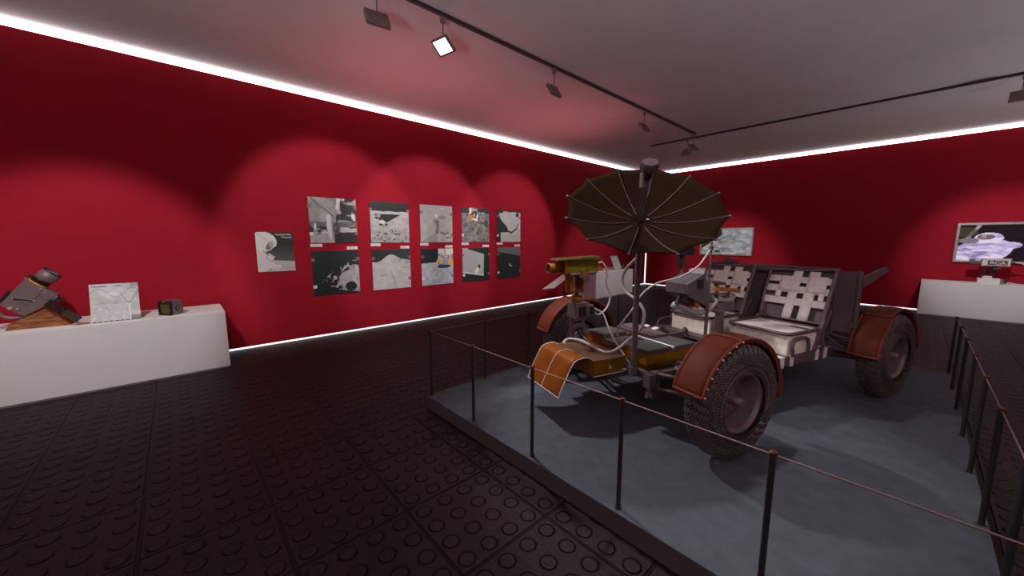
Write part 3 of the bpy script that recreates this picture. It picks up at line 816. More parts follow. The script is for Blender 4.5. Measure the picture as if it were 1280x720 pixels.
fw = MB().prism([(0, 0), (.34, 0), (.31, .02), (.20, .13), (.03, .05)], (-6.05, 8.46, .725), (0, 1, 0), (0, 0, 1), (1, 0, 0), .2).build('wedge_stand', 'orange')
tag(fw, 'low orange-brown wedge stand at the near end of the far corner counter', 'stand')

# slanted reading desk at the left wall, behind the television camera
ld_ = empty('reading_desk', (-6.0, 7.15, 0))
MB().box((-.10, .10, 0), (.06, .28, .018), .004).build('foot_plate', 'console', ld_)
MB().box((-.05, .15, .015), (.01, .23, .60), .006).build('post', 'console', ld_)
MB().prism([(-.05, .50), (.30, .62), (.18, .75)], (-.04, .12, 0), (0, 1, 0), (0, 0, 1), (1, 0, 0), .05).build('bracket', 'wood', ld_)
dk = MB(); a0, a1 = Vector((.27, -.60, .435)), Vector((-.10, -.60, .36))
b0, b1 = a0 + Vector((0, .98, .40)), a1 + Vector((0, .98, .40))
b_ = dk.add([a0, a1, b1, b0, a0 + Vector((0, -.01, .022)), a1 + Vector((0, -.01, .022)), b1 + Vector((0, -.01, .022)), b0 + Vector((0, -.01, .022))])
for f in ((0, 1, 2, 3), (7, 6, 5, 4), (0, 4, 5, 1), (1, 5, 6, 2), (2, 6, 7, 3), (3, 7, 4, 0)): dk.face([b_ + i for i in f])
dk.build('slanted_board', 'white', ld_)
tag(ld_, 'slanted white reading desk by the red wall behind the gold television camera', 'reading desk')

# white television camera on the right counter
tc = empty('television_camera', (1.02, 12.0, .72))
MB().box((-.15, -.10, 0), (.13, .10, .105), .012).build('base_unit', 'camwhite', tc)
MB().box((-.09, -.06, .10), (.03, .06, .15), .008).build('base_step', 'camwhite', tc)
MB().box((.125, -.07, .02), (.175, .07, .095), .008).build('connector_block', 'camgrey', tc)
for z in (.035, .075): MB().cyl((.17, -.03, z), (.215, -.03, z), .018, 12).build('plug', 'black', tc)
MB().prism([(-.12, 0), (-.06, 0), (-.045, .20), (-.08, .20)], (-.01, .02, .145), (1, 0, 0), (0, 0, 1), (0, -1, 0), .04).build('yoke_arm', 'black', tc)
MB().box((.0, -.04, .14), (.06, .04, .34), .008).build('yoke_post', 'black', tc)
MB().cyl((.02, -.06, .29), (.12, -.06, .30), .028, 14).build('tilt_motor', 'black', tc)
MB().box((-.04, -.05, .32), (.07, .05, .357), .006).build('cradle', 'black', tc)
MB().box((-.13, -.065, .355), (.22, .065, .485), .01).build('body', 'camwhite', tc)
MB().box((-.135, -.07, .48), (.23, .07, .50), .006).build('top_cover', 'camwhite', tc)
MB().box((-.055, -.072, .376), (.185, -.063, .464), .003).build('name_plate', 'console', tc)
text('plate_text', 'RCA', .078, 'inkw', tc, (.065, -.0735, .391), (PI / 2, 0, 0), align='CENTER', sx=1.25)
MB().lathe([(0, .0), (0, .055), (.02, .06), (.13, .064), (.14, .070), (.155, .070), (.155, .05), (.12, .045), (.12, 0)], (-.125, 0, .42), (-1, 0, 0), 28).build('lens_barrel', 'camgrey', tc)
MB().disc((-.262, 0, .42), (-1, 0, 0), .046, 24).build('lens', 'lensred', tc)
MB().box((-.215, -.075, .445), (-.15, -.055, .49), .003).build('lens_tag', 'camwhite', tc)
MB().cyl((.218, 0, .42), (.28, 0, .42), .022, 14).build('rear_plug', 'black', tc)
MB().tube([(.28, 0, .42), (.36, 0, .41), (.45, -.02, .30), (.48, -.03, .14), (.45, -.05, .03), (.36, -.04, .012), (.26, -.03, .03), (.21, -.03, .035)], .012, 10, 6).build('cable', 'cable', tc)
tag(tc, 'white television camera on a pan head with a cable, under the spacewalk screen', 'television camera')

# ------------------------------------------------------------------ the moon rover (local: x to its left side, y rearward, z up from the platform)
TH = .2918; T = 1.80
RO = (-.7496 - T / 2 * math.cos(TH), 2.694 + T / 2 * math.sin(TH), ZP)
rv = empty('lunar_rover', RO, -TH)
rv.location.z += .004
tag(rv, 'moon rover with open dish antenna, rust fenders and webbing seats on the grey platform', 'lunar rover')
RW, WW = .402, .20

def make_wheel():
    # wheel axis along +x (outer side), centred at origin
    h = WW / 2
    rim = MB()
    rim.lathe([(-h + .03, .18), (h - .03, .192), (h - .020, .203), (h - .034, .208), (-h + .03, .196)], (0, 0, 0), (1, 0, 0), 56)
    rim.lathe([(h - .05, .188), (-.045, .178), (-.060, .172), (-.064, .10), (-.050, .09), (-.050, .0)], (0, 0, 0), (1, 0, 0), 56)
    rim.lathe([(-h + .03, .18), (-h + .055, .17), (-h + .06, .0)], (0, 0, 0), (1, 0, 0), 56)
    w = rim.build('wheel', 'rim', rv)
    hb = MB(); hb.lathe([(-.055, .0), (-.055, .080), (-.015, .076), (-.010, .056), (-.010, 0)], (0, 0, 0), (1, 0, 0), 36)
    hb.lathe([(-.012, .038), (.01, .034), (.075, .028), (.079, .020), (.079, 0)], (0, 0, 0), (1, 0, 0), 24)
    hub = hb.build('hub', 'rim', w)
    bo = MB()
    for k in range(12):
        a = 2 * PI * k / 12; bo.cyl((-.014, .066 * math.cos(a), .066 * math.sin(a)), (-.004, .066 * math.cos(a), .066 * math.sin(a)), .005, 8)
    bo.build('bolt_ring', 'greyd', w)
    prof = []
    for k in range(17):
        a = -.50 * PI + k * PI / 16
        # flattened tyre profile from inner bead over the crown to the outer bead
        prof.append((h * math.copysign(abs(math.sin(a)) ** .75, math.sin(a)), .207 + (RW - .207 - .006) * abs(math.cos(a)) ** .55))
    ty = MB().lathe(prof, (0, 0, 0), (1, 0, 0), 96, uvs=True).build('tyre', 'tyre', w)
    st = MB().lathe([(-h * .45, .26), (-h * .45, .325), (h * .45, .325), (h * .45, .26)], (0, 0, 0), (1, 0, 0), 56).build('inner_stop_ring', 'black', w)
    tr = MB(); n = 44
    for k in range(n):
        for sg in (-1, 1):
            rows = []
            for q in range(6):
                pa = sg * (.02 + .98 * q / 5) ; sn, cs = math.sin(pa), math.cos(pa)
                rows.append((h * math.copysign(abs(sn) ** .75, sn), .2085 + (RW - .207 - .006) * abs(cs) ** .55 + .0015, .085 * q / 5))
            for q in range(5):
                (x0, r0, d0), (x1, r1, d1) = rows[q], rows[q + 1]; ww = .27 * 2 * PI / n
                vs = []
                for (xx, rr, da) in ((x0, r0, d0), (x1, r1, d1)):
                    for e in (-ww, ww):
                        a = 2 * PI * k / n + da + e
                        vs.append((xx, rr * math.cos(a), rr * math.sin(a)))
                b = tr.add(vs); tr.face([b, b + 1, b + 3, b + 2])
    tr.build('tread', 'tread', w, solid=.0025)
    return w
wheel0 = make_wheel()
rng = [0, .21, -.13, .4]
for i, (x, y) in enumerate(((.9, 0), (-.9, 0), (.9, 2.25), (-.9, 2.25))):
    w = wheel0 if i == 0 else copy_tree(wheel0, rv)
    w.location = (x, y, RW); w.rotation_euler = (rng[i], 0, 0 if x > 0 else PI)

def make_fender(x, y, ang0, angm, ang1, rivets, R0, R1, RX):
    # arcs measured from the rear direction (+y) over the top to the front; main part narrower than the front extension
    sgn = 1 if x > 0 else -1
    xi, xo, xm = x - sgn * .112, x + sgn * .098, x + sgn * .060
    def P(a, rr, xx): return (xx, y + rr * math.cos(a), RW + rr * math.sin(a))
    def arc(a0, a1, rr0, rr1, n, xs):
        rows = []
        for i in range(n + 1):
            t = i / n; a = a0 + (a1 - a0) * t; rr = rr0 + (rr1 - rr0) * t
            rows.append([P(a, rr + dz, xx) for xx, dz in xs])
        return rows
    def section(xe): return [(xi, -.03), (xi, 0), (xi + sgn * .04, .008), ((xi + xe) / 2, .010), (xe - sgn * .04, .008), (xe, 0), (xe, -.025)]
    sm, se = section(xm), section(xo)
    f = MB().sheet(arc(ang1, angm + .04, R0, R1, 18, sm)).build('fender', 'fender', rv, solid=.006)
    MB().sheet(arc(angm - .03, ang0, RX, RX, 14, se)).build('fender_extension', 'fender', f, solid=.006)
    bd = MB()
    for q in (1, 5):
        bd.tube([r_[q] for r_ in arc(ang1, angm, R0, R1, 18, sm)], .010, 8)
        bd.tube([r_[q] for r_ in arc(angm - .03, ang0, RX, RX, 14, se)], .011, 8)
    for a, rr, sc_ in ((ang0, RX, se), (angm - .03, RX + .004, se), (ang1, R0, sm)):
        bd.tube([P(a, rr + dz, xx) for xx, dz in sc_[1:6]], .012, 8)
    bd.build('edge_bead', 'bead', f)
    if rivets:
        for k in range(8):
            a = ang0 + (angm - .03 - ang0) * (k / 7) - .02 * (k == 0)
            MB().cyl(P(a, RX, xo + sgn * .004), P(a, RX, xo + sgn * .016), .006, 8).build('rivet', 'rivet', f)
    MB().tube([(x - sgn * .16, y, RW + .02), (x - sgn * .155, y - .02, RW + .25), (x - sgn * .10, y - .03, RW + R1 - .01)], .011, 8).build('fender_strut', 'grey', f)
    return f
make_fender(.90, 0, math.radians(164), math.radians(105), math.radians(-6), True, .455, .425, .447)
make_fender(-.90, 0, math.radians(164), math.radians(105), math.radians(-6), False, .455, .425, .447)
make_fender(.90, 2.25, math.radians(174), math.radians(124), math.radians(3), False, .46, .43, .455)
make_fender(-.90, 2.25, math.radians(174), math.radians(124), math.radians(3), False, .46, .43, .455)

# chassis
ch = MB()
for s in (-1, 1):
    ch.box((s * .36 - .03, -.22, .375), (s * .36 + .03, .62, .432), .006)
    ch.box((s * .625 - .035, .62, .385), (s * .625 + .035, 1.86, .470), .008)
    ch.box((s * .42 - .03, 1.86, .385), (s * .42 + .03, 2.52, .44), .006)
for y, hw in ((-.20, .39), (.25, .37), (.62, .66), (1.10, .62), (1.83, .66), (2.20, .43), (2.50, .43)):
    ch.box((-hw, y - .028, .378), (hw, y + .028, .436), .006)
ch.build('chassis_frame', 'grey', rv)
fp = MB(); fp.box((-.34, -.18, .370), (.34, .60, .382)); fp.box((-.60, .64, .388), (.60, 1.84, .398)); fp.box((-.40, 1.88, .388), (.40, 2.48, .398))
fp.build('floor_pan', 'greyd', rv)
for y in (1.02, 1.16, 1.56, 1.70):
    MB().box((.582, y - .022, .380), (.668, y + .022, .478), .003).build('rail_band', 'strap', rv)
for s in (-1, 1):
    for y0, yh, cx in ((0, .13, .36), (2.22, .12, .42)):
        a = MB()
        for e in (-1, 1):
            a.tube([(s * cx, y0 + e * yh, .42), (s * .76, y0 + e * .03, .455)], .016, 8)
            a.tube([(s * cx, y0 + e * yh, .30), (s * .76, y0 + e * .03, .33)], .016, 8)
        a.tube([(s * cx, y0 + .1, .43), (s * .60, y0 + .03, .35)], .022, 8)
        sa = a.build('suspension_arm', 'grey', rv)
        k_ = MB(); k_.box((s * .775 - .025, y0 - .045, .30), (s * .775 + .025, y0 + .045, .50), .008); k_.cyl((s * .76, y0, RW), (s * .86, y0, RW), .07, 20)
        k_.build('wheel_drive', 'greyd', sa)
        hg = MB()
        for e in (-1, 1): hg.box((s * cx - .025, y0 + e * yh - .025, .27), (s * cx + .03, y0 + e * yh + .025, .44), .006)
        hg.build('arm_bracket', 'grey', sa)
for s in (-1, 1):
    MB().prism([(-.055, 0), (.055, 0), (.02, .085), (-.03, .085)], (s * .40 - .01, .30, .43), (0, 1, 0), (0, 0, 1), (1, 0, 0), .025).build('side_bracket', 'grey', rv)
nb = MB(); nb.box((.355, -.255, .33), (.425, -.19, .445), .006); nb.cyl((.39, -.235, .25), (.39, -.215, .34), .02, 10); nb.tube([(.36, -.215, .275), (.43, -.215, .275)], .024, 12)
nb.build('corner_fitting', 'grey', rv)

# batteries with gold sides and dark pads
def battery(x0, x1, y0, y1, sides, pads, zt=.55, front='amber'):
    b = MB(); z0 = .405; ins = .025
    vs = [(x0 + ins, y0 + ins, z0), (x1 - ins, y0 + ins, z0), (x1 - ins, y1 - ins, z0), (x0 + ins, y1 - ins, z0), (x0, y0, z0 + .05), (x1, y0, z0 + .05), (x1, y1, z0 + .05), (x0, y1, z0 + .05), (x0, y0, zt), (x1, y0, zt), (x1, y1, zt), (x0, y1, zt)]
    q = b.add(vs)
    for f in ((0, 1, 2, 3), (8, 9, 10, 11), (0, 1, 5, 4), (1, 2, 6, 5), (2, 3, 7, 6), (3, 0, 4, 7), (4, 5, 9, 8), (5, 6, 10, 9), (6, 7, 11, 10), (7, 4, 8, 11)): b.face([q + i for i in f])
    o = b.build('battery', sides, rv)
    for p in pads: MB().box((p[0], p[1], zt - .002), (p[2], p[3], zt + .028), .008).build('thermal_pad', 'pad', o)
    MB().prism([(0, 0), (.05, 0), (.025, -.03)], (x1 - .06, y0 - .004, zt - .004), (1, 0, 0), (0, 0, 1), (0, 1, 0), .003).build('foil_tab', 'gold', o)
    lp_ = MB()
    for lo, hi in (((x0 - .004, y0 - .004), (x1 + .004, y0 + .006)), ((x1 - .006, y0), (x1 + .004, y1)), ((x0 - .004, y1 - .006), (x1 + .004, y1 + .004)), ((x0 - .004, y0), (x0 + .006, y1))): lp_.box((*lo, zt - .010), (*hi, zt + .002))
    lp_.build('foil_edge', 'copper', o)
    return o
battery(-.53, -.29, -.13, .22, 'amber', [(-.53, -.13, -.29, .17)], .555)
battery(-.285, -.02, -.13, .22, 'amber', [(-.28, -.12, -.03, .18)], .515)
bt = battery(-.01, .262, -.13, .43, 'gold', [(-.005, -.13, .262, .155), (-.0, .20, .262, .43)])
MB().box((-.16, .165, .556), (.255, .195, .572), .004).build('pad_strap', 'edgew', bt)

# communications box with folded thermal blanket
lc = MB().box((-.46, -.545, .375), (.112, -.215, .5), .006).build('relay_unit', 'gold', rv)
MB().box((-.465, -.55, .498), (.116, -.212, .506), .002).build('mirror_top', 'copper', lc)
MB().box((.113, -.545, .371), (.1165, -.215, .378)).build('white_lip', 'edgew', lc)
MB().prism([(0, 0), (.03, .0), (.015, .035)], (.1125, -.39, .42), (0, 1, 0), (0, 0, 1), (1, 0, 0), .002).build('patch', 'edgew', lc)
prof = [(-.86, .248), (-.815, .345), (-.735, .487), (-.70, .518), (-.655, .530), (-.60, .532), (-.545, .507)]
prof = [(p.y, p.z) for p in catmull([(0, a, b) for a, b in prof], 5)]
BX0, BX1 = -.412, .088
xs = [BX0 + (BX1 - BX0) * i / 8 for i in range(9)]
bl = MB().sheet([[(x, y, z) for x in xs] for y, z in prof]).build('thermal_blanket', 'amber', lc, solid=.004)
eb = MB()
for x in (BX0, (BX0 + BX1) / 2 - .01, BX1): eb.tube([(x, y, z + .003) for y, z in prof], .0045, 6)
eb.tube([(BX0, prof[0][0], prof[0][1]), (BX1, prof[0][0], prof[0][1])], .0045, 6)
eb.build('white_edging', 'edgew', bl)

# high gain antenna: mast, dish, feed
ms = MB(); ms.cyl((.265, -.27, .40), (.265, -.27, 1.40), .022, 16); ms.cyl((.265, -.27, .40), (.265, -.27, .47), .036, 16)
mast = ms.build('antenna_mast', 'grey', rv)
HUB = Vector((.3517, -.3533, 1.6023)); el, az, DR, ph, dp = .91135, .95151, .5426, 1.83421, .1356
ax_ = Vector((math.cos(el) * math.sin(az), -math.cos(el) * math.cos(az), math.sin(el)))
e1 = Vector((math.cos(az), math.sin(az), 0)); e2 = ax_.cross(e1)
def dpt(rr, t, off=0.): return HUB + ax_ * (dp * (rr / DR) ** 2 + off) + (e1 * math.cos(t) + e2 * math.sin(t)) * rr
NR = 12; rows = []
for i in range(0, 11):
    rr = .02 + (DR - .02) * i / 10; row = []
    for k in range(NR * 8 + 1):
        t = ph + 2 * PI * k / (NR * 8); fr = (k % 8) / 8.
        # cloth stretched between ribs: chord, pulled in towards the rim
        cc = math.cos(PI / NR) / math.cos(PI / NR * (2 * fr - 1)); r2 = rr * (1 - (1 - cc) * 1.6 * (rr / DR))
        row.append(HUB + ax_ * (dp * (rr / DR) ** 2) + (e1 * math.cos(t) + e2 * math.sin(t)) * r2)
    rows.append(row)
dish = MB().sheet(rows).build('dish', 'dish', rv, solid=.003)
for k in range(NR):
    t = ph + k * 2 * PI / NR
    MB().tube([dpt(.085 + (DR - .083) * i / 9, t, .004) for i in range(10)], .0048, 6).build('rib', 'rib', dish)
    MB().cyl(dpt(DR - .004, t, -.004), dpt(DR + .006, t, .004), .008, 8).build('rib_tip', 'greyd', dish)
fd = MB()
for s in (-1, 1): fd.tube([HUB + e1 * .012 * s, HUB + ax_ * .40 + e1 * .012 * s], .005, 6)
fd.tube([HUB, HUB + ax_ * .40], .0045, 6)
feed = fd.build('feed_mast', 'rib', dish)
FH = HUB + ax_ * .405
MB().lathe([(-.06, 0), (-.06, .026), (.0, .030), (.0, .0)], FH, ax_, 12, smooth=False).build('feed_collar', 'black', feed)
MB().lathe([(.0, 0), (.0, .055), (.012, .060), (.045, .060), (.055, .052), (.055, 0)], FH, ax_, 8, smooth=False).build('feed_head', 'rib', feed)
MB().box((-.016, -.012, -.05), (.016, .012, .05), .004).build('feed_block', 'grey', feed).location = FH - ax_ * .075 + e1 * -.03
MB().cyl(HUB + ax_ * .004 + e1 * .05 + e2 * .01, HUB + ax_ * .014 + e1 * .05 + e2 * .01, .011, 12).build('hub_stud', 'black', dish)
bk = MB(); bk.lathe([(-.09, 0), (-.09, .05), (-.03, .07), (-.004, .09)], HUB, ax_, 24); bk.tube([HUB - ax_ * .06, (.285, -.29, 1.45), (.265, -.27, 1.38)], [.03, .03, .026], 12)
bk.build('dish_joint', 'grey', dish)

# television camera on its staff with control unit
SX, SY = -.47, -.36
sf = MB(); sf.cyl((SX, SY, .40), (SX, SY, .74), .017, 12); sf.box((SX - .06, SY - .06, .40), (SX + .06, SY + .06, .415), .004)
for e in (-1, 1): sf.tube([(SX, SY, .60), (SX + e * .09, SY + .10, .41)], .010, 8)
sf.tube([(SX, SY, .52), (-.36, -.2, .42)], .016, 8)
staff = sf.build('camera_staff', 'grey', rv)
cu = MB().box((-.535, -.368, .730), (-.40, -.20, .882), .008).build('control_unit', 'grey', rv)
MB().box((-.405, -.325, .758), (-.388, -.265, .842), .003).build('dark_window', 'black', cu)
MB().box((-.44, -.255, .752), (-.385, -.165, .855), .005).build('side_box', 'grey', cu)
for z in (.785, .825): MB().cyl((-.39, -.20, z), (-.345, -.195, z + .004), .014, 10).build('plug', 'black', cu)
cc_ = (-.462, -.315)
MB().lathe([(.0, 0), (.0, .048), (.012, .054), (.05, .054), (.062, .046), (.062, 0)], (*cc_, .884), (0, 0, 1), 14).build('gold_collar', 'gold', cu)
MB().tube([(*cc_, .94), (*cc_, 1.14)], .020, 10).build('tilt_post', 'grey', cu)
yk = MB()
for lo, hi in (((-.49, -.43, .985), (-.40, -.28, 1.005)), ((-.49, -.43, 1.13), (-.40, -.28, 1.15)), ((-.49, -.43, 1.005), (-.40, -.408, 1.13)), ((-.49, -.302, 1.005), (-.40, -.28, 1.13))): yk.box(lo, hi, .003)
yoke = yk.build('gold_yoke', 'amber', cu)
MB().cyl((-.40, -.28, 1.115), (-.36, -.28, 1.115), .036, 16).build('tilt_knob', 'grey', yoke)
mo = MB(); mo.tube([(-.39, -.44, 1.15), (-.39, -.16, 1.165)], .014, 8); mo.cyl((-.39, -.34, 1.14), (-.36, -.34, 1.14), .02, 10); mo.tube([(-.38, -.30, 1.16), (-.38, -.30, 1.20)], .010, 8)
mo.build('tilt_linkage', 'grey', yoke)
MB().prism([(-.035, -.03), (.035, -.03), (.04, .02), (.0, .045), (-.04, .02)], (-.40, -.285, 1.165), (0, 1, 0), (0, 0, 1), (1, 0, 0), .03).build('gold_gusset', 'gold', yoke)
tb = MB().box((-.52, -.475, 1.16), (-.40, -.12, 1.285), .006).build('camera_body', 'olive', rv)
vt = MB(); q = vt.add([(-.54, -.575, 1.288), (-.38, -.575, 1.288), (-.375, -.09, 1.288), (-.545, -.09, 1.288), (-.53, -.56, 1.302), (-.395, -.56, 1.302), (-.385, -.10, 1.318), (-.535, -.10, 1.318)])
for f in ((0, 1, 2, 3), (4, 5, 6, 7), (0, 1, 5, 4), (1, 2, 6, 5), (2, 3, 7, 6), (3, 0, 4, 7)): vt.face([q + i for i in f])
vt.build('sun_visor', 'visor', tb)
MB().box((-.525, -.495, 1.155), (-.395, -.465, 1.29), .004).build('front_plate', 'amber', tb)
MB().lathe([(0, 0), (0, .043), (.12, .043), (.145, .045), (.145, .037), (.13, .036), (.13, 0)], (-.46, -.49, 1.215), (0, -1, 0), 28).build('lens_barrel', 'gold', tb)
MB().disc((-.46, -.632, 1.215), (0, -1, 0), .0385, 24).build('lens', 'lens', tb)
MB().box((-.49, -.125, 1.19), (-.43, -.085, 1.25), .005).build('rear_connector', 'gold', tb)

# cables
def cab(pts, r, m): return MB().tube(pts, r, 8, 6).build('cable', m, rv)
cab([(-.45, -.09, 1.235), (-.435, -.05, 1.255), (-.42, -.01, 1.20), (-.42, .01, 1.12), (-.42, 0., 1.05), (-.41, .045, .93), (-.40, .01, .82), (-.38, -.10, .76), (-.35, -.19, .785)], .0085, 'cable')
cab([(-.35, -.19, .83), (-.30, -.13, .785), (-.20, -.14, .67), (-.05, -.18, .575), (.09, -.19, .48), (.14, -.19, .43), (.14, -.23, .40), (.115, -.25, .398)], .0085, 'cable')
cab([(.235, -.24, 1.42), (.19, -.2, 1.345), (.07, -.2, 1.24), (.02, -.2, 1.14), (.07, -.2, 1.045), (.17, -.2, 1.0), (.26, -.2, .94), (.285, -.2, .87), (.25, -.2, .76), (.10, -.18, .63), (.03, -.26, .535), (.0, -.35, .525), (-.16, -.35, .535), (-.36, -.34, .535), (-.46, -.40, .53), (-.42, -.48, .515), (-.40, -.47, .508)], .0125, 'cable')
cab([(.10, .775, 1.385), (.08, .64, 1.225), (.05, .43, 1.13), (.0, .23, 1.085), (-.05, .11, .99), (-.10, .04, .84), (-.15, .0, .74), (-.2, -.02, .66), (-.24, -.0, .585), (-.25, .02, .565)], .008, 'cable')

# low gain antenna staff, console, hand controller
lg = MB(); lg.tube([(.10, .785, .44), (.10, .785, .80), (.10, .785, 1.10)], [.017, .015, .015], 10); lg.tube([(.10, .785, 1.10), (.10, .785, 1.56)], .0085, 8); lg.cyl((.10, .785, 1.375), (.10, .785, 1.41), .02, 10); lg.cyl((.10, .785, 1.56), (.10, .785, 1.64), .028, 12)
lg.build('whip_antenna', 'greyd', rv)
cn = MB(); q = []
CX0, CX1 = -.11, .135
# side outline (y, z): sloped display housing facing the seats
side = [(.46, 1.075), (.665, 1.160), (.70, 1.10), (.78, .90), (.72, .865), (.50, .955), (.465, .985)]
cn.prism(side, (CX0, 0, 0), (0, 1, 0), (0, 0, 1), (1, 0, 0), CX1 - CX0)
con = cn.build('control_console', 'console', rv)
MB().box((CX1 - .002, .58, 1.03), (CX1 + .010, .655, 1.115), .003).build('dark_window', 'black', con)
pp = [Vector((0, y, z)) for y, z in ((.67, 1.15), (.775, .905))]; dpn = (pp[1] - pp[0]).normalized(); nn = Vector((0, dpn.z, -dpn.y)) * -1
MB().prism([(CX0 + .02, .0), (CX1 - .02, .0), (CX1 - .02, .22), (CX0 + .02, .22)], Vector((0, .700, 1.13)), (1, 0, 0), (0, .33, -.94), (0, .94, .33), .012).build('instrument_panel', 'greyd', con)
cpst = MB(); cpst.tube([(.03, .72, .88), (.05, .86, .82), (.06, 1.0, .77)], .024, 10); cpst.build('console_arm', 'greyd', con)
for a, b, rr, mm in (((.02, .50, .95), (.02, .47, .88), .022, 'black'), ((.07, .56, .93), (.10, .60, .88), .02, 'black'), ((.10, .60, .89), (.12, .64, .855), .018, 'orange')):
    MB().cyl(a, b, rr, 12).build('plug', mm, con)
dc = MB(); dc.box((-.08, .51, 1.325), (-.02, .72, 1.40), .006); dcam = dc.build('film_camera', 'black', con)
MB().tube([(-.05, .60, 1.33), (-.05, .60, 1.18), (-.05, .59, 1.12)], [.018, .014, .012], 8).build('camera_staff', 'greyd', dcam)
MB().box((-.085, .575, 1.20), (-.04, .625, 1.33), .004).build('handle', 'black', dcam)
# grey padded hoses under the console
MB().tube([(-.02, .50, .86), (.02, .56, .83), (.06, .68, .79), (.07, .80, .79), (.06, .90, .83), (.05, .97, .88)], [.028] * 31, 10, 6).build('padded_hose', 'cableg', con)
MB().lathe([(-.035, 0), (-.03, .035), (.02, .04), (.04, .02), (.045, 0)], (-.02, .50, .855), (.2, .5, .6), 14).build('hose_end', 'cableg', con)
hc = MB(); hc.box((-.055, 1.00, .755), (.055, 1.27, .845), .008); hcb = hc.build('hand_controller', 'console', rv)
MB().tube([(-.02, 1.00, .895), (.0, 1.12, .87), (.01, 1.24, .86), (-.01, 1.32, .89), (-.06, 1.28, .905), (-.05, 1.08, .915)], .024, 10, 5).build('padded_hose', 'cableg', hcb)
MB().tube([(.0, 1.05, .84), (.0, 1.05, 1.03)], .018, 10).build('control_stick', 'grey', hcb)
MB().tube([(-.015, .99, 1.055), (.015, 1.14, 1.035)], .017, 10).build('stick_grip', 'grey', hcb)
MB().box((-.04, 1.03, .948), (.04, 1.37, .990), .012, rot=(-.13, 0, 0)).build('armrest_pad', 'orange', hcb)
MB().tube([(0, 1.24, .84), (0, 1.24, .95)], .014, 8).build('armrest_post', 'greyd', hcb)
MB().lathe([(0, 0), (0, .035), (.02, .035), (.02, 0)], (.0, 1.02, .925), (0, 0, 1), 14).build('stick_boot', 'black', hcb)
up = MB(); up.box((.03, 1.0, .47), (.085, 1.07, .78), .005); up.tube([(.055, 1.03, .77), (.05, .95, .86), (.07, .80, .97)], .022, 8)
up.build('seat_post', 'grey', rv)

eb_ = MB(); eb_.box((-.52, .24, .40), (-.05, .46, .585), .006); eb_.box((-.50, .26, .58), (-.30, .44, .60), .004)
eb_.build('equipment_box', 'greyd', rv)
# footrests and dark boxes ahead of the right seat
fr = MB(); fr.box((-.52, .50, .44), (-.20, .545, .555), .005); fr.box((-.52, .50, .43), (-.48, .86, .52), .005); fr.box((-.24, .50, .43), (-.20, .86, .52), .005); fr.tube([(-.22, .86, .46), (-.22, .90, .55), (-.22, .95, .46)], .018, 8, 4)
fo = fr.build('footrest', 'greyd', rv)
for x in (-.46, -.34): MB().box((x, .495, .55), (x + .055, .60, .562), .002, rot=(.25, 0, 0)).build('toe_strap', 'edgew', fo)
fo2 = fr.build('footrest', 'greyd', rv); fo2.location = (.72, 0, 0)
MB().box((-.58, 1.0, .425), (-.03, 1.10, .475), .01).build('seat_crossbar', 'greyd', rv)

# seats
def seat(x0, x1):
    y0, y1, z0, z1 = 1.10, 1.56, .468, .655
    s = MB().box((x0, y0, z0), (x1, y1, z1), .012).build('seat', 'cream', rv)
    fr_ = MB(); c = .05
    loop = []
    for cx, cy, a0 in ((x1 - c, y0 + c - .015, -PI / 2), (x1 - c, y1 - c, 0), (x0 + c, y1 - c, PI / 2), (x0 + c, y0 + c - .015, PI)):
        for k in range(5): a = a0 + k * PI / 8; loop.append((cx + (c + .012) * math.cos(a), cy + (c + .012) * math.sin(a), z1 + .012 + .0))
    fr_.tube(loop, .016, 8, closed=True)
    fr_.build('seat_frame', 'grey', s)
    MB().box((x0 + .015, y0 + .01, z1 - .002), (x1 - .015, y1 - .015, z1 + .018), .008).build('seat_cover', 'strap', s)
    MB().box((x1 - .16, y1 - .16, z1 + .017), (x1 - .02, y1 - .10, z1 + .022)).build('seat_slot', 'greyd', s)
    return s
seat(.13, .648); seat(-.565, -.085)
# side handholds
for s, xx in ((1, .672), (-1, -.60)):
    MB().tube([(xx, 1.15, .47), (xx, 1.13, .55), (xx, 1.14, .60), (xx, 1.20, .622), (xx, 1.30, .622), (xx, 1.36, .60), (xx, 1.38, .55), (xx, 1.39, .47)], .015, 8, 4).build('side_handhold', 'grey', rv)
for z in (.50,):
    MB().tube([(-.62, .93, .44), (-.62, .95, .54), (-.60, 1.04, .58), (-.57, 1.11, .585)], .013, 8, 4).build('front_handhold', 'grey', rv)

